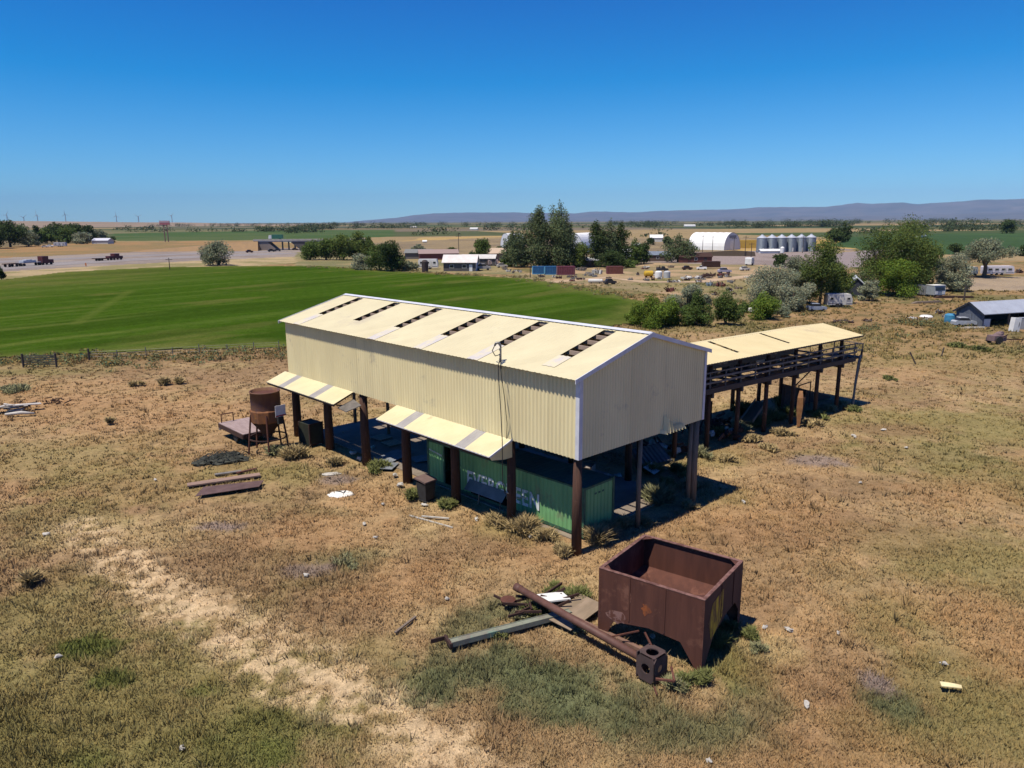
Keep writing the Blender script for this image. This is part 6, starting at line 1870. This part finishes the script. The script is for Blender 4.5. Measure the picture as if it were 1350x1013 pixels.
caravan(1314, 363, .02, 38, 12, 'long white house trailer beyond the spreading bare-trunked tree', mat('lilac_white', (.68, .63, .68), (.58, .54, .58)), 'house_trailer', 'trailer', 4)
caravan(1281, 363, .3, 8, 11, 'cream van standing at the end of the long white house trailer', mat('cream_van', (.66, .66, .56), (.55, .55, .46)), 'parked_van', 'van', 1)
obj1('earth_bank', MB().prism([(-4, -.4, 0), (4, -.4, 0), (3.4, -.4, .35), (-3, -.4, .45)], (0, 1, 0), .8), rust_d, at(1258, 393), -.05, 'long dark rail lying on the grass behind the barn', 'rail')
obj1('earth_bank', MB().prism([(-3, -.4, 0), (3, -.4, 0), (2.4, -.4, .45), (-2, -.4, .35)], (0, 1, 0), .8), old_wood, at(1222, 400), .05, 'low brown bank of earth in front of the flat-nosed truck', 'earth bank')
# --- beyond the highway: buildings and parked vehicles under the windbreak
house('long_white_barn', at(136, 321.5), .05, px_m(20, at(136, 321.5)), 10, 2.6, 1.6, offw, offw, mat('lilac_roof', (.55, .55, .60), (.47, .47, .52)), 'long pale-roofed barn beside the windbreak beyond the highway', 'barn')
caravan(80, 325.5, .02, 15, 5.5, 'long grey-white trailer parked under the dark windbreak', mat('grey_trailer', (.42, .43, .48), (.34, .35, .40)), 'house_trailer', 'trailer', 3)
car(66, 326, .1, 8, white, 'bright white vehicle parked before the grey-white trailer', 'car')
car(59, 326.5, .4, 7, offw, 'dull white vehicle parked behind the bright white one', 'car')
# --- highway traffic
d1 = (ROAD1[3] - ROAD1[2]).normalized()
rz1 = math.atan2(d1.y, d1.x)
darkred = paintm('dark_red_cab', (.10, .025, .028), (.075, .02, .022))
def semi():
    p = at(41, 350.5)
    t = empty('semi_truck', p, rz1, 'dark red semi truck hauling two low flat trailers on the highway', 'truck')
    L = px_m(62, p)
    x = L / 2
    MB().box((x - 1.2, 0, 1.35), (2.4, 2.1, 1.3)).box((x - 3.6, 0, 1.95), (2.6, 2.45, 2.7)).build('cab', darkred, t)
    MB().box((x - 2.28, 0, 2.6), (.06, 2.1, .8)).build('windscreen', glass, t)
    MB().box((x - .0, 0, 1.0), (.12, 2.0, .9)).build('grille', steel, t)
    MB().box((x - 10.0, 0, 1.25), (8.8, 2.5, .3)).build('trailer_deck', mat('deck_grey', (.28, .28, .31), (.22, .22, .25)), t)
    MB().box((x - 10.2, 0, 1.75), (5.2, 2.2, .7)).box((x - 10.2, 0, 2.2), (2.4, 1.8, .3)).build('load', mat('pale_load', (.45, .47, .52), (.36, .38, .43)), t)
    MB().box((x - 17.2, 0, 1.15), (4.8, 2.4, .3)).build('pup_deck', rust_d, t)
    wheels(t, [(x - u, s) for u in (1.3, 4.8, 6.0, 12.6, 13.8, 15.6, 18.4) for s in (-1.1, 1.1)], .52)
    return t
semi()
p2 = at(146, 343.2)
t2 = empty('tow_truck', p2, rz1 - .06, 'dark red tow truck pulling a low black trailer on the highway', 'truck')
MB().box((4.6, 0, 1.1), (1.8, 2.0, 1.1)).box((2.4, 0, 1.7), (2.6, 2.3, 2.0)).box((-.2, 0, 1.3), (2.6, 2.2, .9)).build('cab', darkred, t2)
MB().box((3.72, 0, 2.1), (.06, 1.9, .7)).build('windscreen', glass, t2)
MB().box((-5.0, 0, .9), (6.4, 2.4, .35), ry=.03).build('trailer_deck', rust_d, t2)
wheels(t2, [(u, s) for u in (4.4, 1.0, -.4, -5.0, -6.2) for s in (-1.0, 1.0)], .5)
car(329, 333.3, math.atan2((ROAD2[5] - ROAD2[4]).y, (ROAD2[5] - ROAD2[4]).x), 9, paintm('maroon_car', (.07, .02, .025)), 'dark maroon car driving alone on the highway toward the overpass', 'car')
car(358, 332.2, .5, 9, paintm('black_car', (.03, .03, .035)), 'black car nearest the foot of the overpass ramp', 'car')
car(366, 331.5, .5, 8, paintm('dark_grey_car', (.06, .06, .065)), 'dark grey car following the black one under the overpass', 'car')
car(389, 330, .4, 7, rust_d, 'dark car emerging beyond the overpass shadow', 'car')
# overpass
po = at(380, 329.5)
ov = empty('overpass', po, .12, 'pale concrete road overpass with a dark shaded opening', 'overpass')
oh_ = px_m(12.5, po)
pal_c = mat('pale_concrete', (.42, .39, .35), (.34, .31, .28), scale=.5)
MB().box((14, 0, oh_ - .6), (64, 11, .7)).build('deck', pal_c, ov)
MB().box((14, -5.6, oh_ + .2), (64, .25, .8)).build('parapet', pal_c, ov)
MB().prism([(-16, -5.3, -.2), (-5, -5.3, -.2), (-10, -5.3, oh_ - 1.1), (-16, -5.3, oh_ - 1.1)], (0, 1, 0), 10.6).build('abutment', mat('bank_slope', (.26, .21, .18), (.21, .17, .14), scale=.4), ov)
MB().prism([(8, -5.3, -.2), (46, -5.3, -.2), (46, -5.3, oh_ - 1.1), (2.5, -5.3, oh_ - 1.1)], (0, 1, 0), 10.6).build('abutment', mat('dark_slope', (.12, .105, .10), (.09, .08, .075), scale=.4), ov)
for x in (-3.5, 0, 3.5):
    MB().box((x, 3, oh_ / 2 - .4), (.8, .8, oh_ - .6)).build('pier', pal_c, ov)
pg = at(357, 328.5)
gtk = empty('green_truck', pg + Vector((2, 4, z_at(357, 315.6, pg.y))), .12, 'green truck with white cab crossing the overpass', 'truck')
MB().box((1.2, 0, 1.7), (6.4, 2.4, 2.4)).build('truck_body', paintm('green_truck', (.05, .17, .12), (.04, .13, .09)), gtk)
MB().prism([(-2.1, -1.2, .5), (-3.9, -1.2, .5), (-3.9, -1.2, 1.6), (-3.5, -1.2, 2.6), (-2.1, -1.2, 2.7)], (0, 1, 0), 2.4).build('cab', white, gtk)
wheels(gtk, [(-3, -1), (-3, 1), (2.6, -1), (2.6, 1)], .5)
gtk.location.z = oh_ - .15 if abs(gtk.location.z - oh_) < 3 else gtk.location.z
MB().add([(-86, -9, -.2), (-14, -14, -.2), (-14, 14, -.2), (-86, 9, -.2), (-80, -4.5, .4), (-15.5, -5.4, oh_ - .4), (-15.5, 5.4, oh_ - .4), (-80, 4.5, .4)], [(0, 1, 5, 4), (1, 2, 6, 5), (2, 3, 7, 6), (3, 0, 4, 7), (4, 5, 6, 7)]).build('approach_bank', mat('orange_bank', (.27, .165, .075), (.22, .14, .07), scale=.3), ov)
# tall roadside sign
ps = at(219.5, 319)
sgn = empty('roadside_sign', ps, .1, 'tall reddish roadside sign board on two slender posts', 'sign')
zt_, zb_ = z_at(219, 291.2, ps.y), z_at(219, 296.6, ps.y)
sw = px_m(12.5, ps)
MB().box((0, 0, (zt_ + zb_) / 2), (sw, .9, zt_ - zb_)).build('sign_board', mat('faded_red', (.36, .14, .16), (.28, .10, .12)), sgn)
MB().box((0, -.47, zb_ + (zt_ - zb_) * .75), (sw * .94, .05, (zt_ - zb_) * .4)).build('sign_face', mat('pinkish_white', (.50, .38, .42), (.42, .30, .34)), sgn)
for x in (-sw * .12, sw * .2):
    MB().tube((x, 0, 0), (x, 0, zb_), .42, .34, 10).build('sign_post', mat('reddish_post', (.22, .12, .12), (.16, .09, .09)), sgn)
obj1('road_marker', MB().box((0, 0, .9), (.5, .1, 1.0)).tube((0, 0, 0), (0, 0, 1.0), .06), mat('orange_marker', (.55, .18, .06), (.4, .14, .05)), at(113.5, 352), 0, 'small orange marker on the highway verge', 'road marker')
# wind turbines on the far brown ridge
wt_m = mat('turbine_white', (.42, .44, .48), (.38, .40, .44))
def turbine(px, top, base, label_loc):
    r = 6900.0
    d = ray(px, base)
    hd = math.hypot(d.x, d.y)
    p = Vector((d.x / hd * r, d.y / hd * r, 0))
    h = CAM_H + ray(px, top).z / math.hypot(ray(px, top).x, ray(px, top).y) * r
    root = empty('wind_turbine', p, random.uniform(-.4, .4), 'pale three-bladed wind turbine on the skyline above the brown ridge', 'wind turbine', 'wind turbines on the skyline')
    MB().tube((0, 0, 0), (0, 0, h), 3.4, 2.4, 8).build('tower', wt_m, root)
    MB().box((0, -2, h + 1.5), (4.5, 11, 4.5)).build('nacelle', wt_m, root)
    a0_ = random.uniform(0, 2)
    for k in range(3):
        a = a0_ + k * 2 * math.pi / 3
        MB().prism([(1.8 * math.cos(a + 1.57), -8, h + 1.5 + 1.8 * math.sin(a + 1.57)), (-1.8 * math.cos(a + 1.57), -8, h + 1.5 - 1.8 * math.sin(a + 1.57)), (40 * math.cos(a), -8, h + 1.5 + 40 * math.sin(a))], (0, 1, 0), 1.0).build('blade', wt_m, root)
for x, t in ((10, 284), (32, 287), (50, 284), (87, 283), (154, 285), (183, 286), (227, 285)):
    turbine(x, t, 293, '')
for i, (x_, y_, w_, d_, h_, wm_, rm_, lb_) in enumerate((
 (632, 350, 12, 7, 2.6, grey_w, offw, 'small grey shed with pale roof next to the long pale grey car'),
 (684, 346, 9, 6, 2.4, offw, galv, 'small pale shed in the shade of the thick poplar'),
 (822, 341, 11, 7, 2.8, offw, white, 'white shed glimpsed behind the last dark poplar'),
 (866, 344, 10, 6, 2.4, mat('brown_wall', (.13, .09, .07)), galv, 'small brown shed with a silver roof on the gravel yard edge'),
 (915, 346, 12, 5, 2.2, redb, rust_d, 'low rust-red shed past the lone poplar clump'))):
    house('yard_shed', at(x_, y_), .1 * (i % 3 - 1), w_, d_, h_, 1.2, wm_, wm_, rm_, lb_, 'shed', .3, [('f', 0, 1.3, 1.0, .9)], ('f', w_ * .3, 1.0, 2.0, dark_t))
# farmsteads far out on the plain
for px, py, w, h, lab, rm_ in ((625, 303.5, 10, 3, 'tiny pale farm building on the plain beyond the gold stubble', white), (545, 300.5, 9, 2, 'tiny long pale roof near the horizon under the distant mountains', offw), (865, 319, 16, 9, 'white farm buildings on the plain beyond the poplars', white), (909, 299.5, 14, 3, 'long flat white roof near the horizon beyond the arched hall', white), (1221, 299.5, 8, 3, 'tiny white house on the horizon beyond the far green crop', white), (1214, 313, 12, 3, 'low blue-grey shed behind the top of the willow group', galv), (560, 320, 5, 3, 'tiny white box on the bare mauve field', white), (838, 325, 10, 4, 'small white shed between poplars and gravel yard', white)):
    p = at(px, py)
    house('distant_farm_building', p, random.uniform(-.2, .2), px_m(w, p), px_m(w * .5, p), px_m(h * .6, p), px_m(h * .4, p), offw, offw, rm_, lab, 'building', .3)
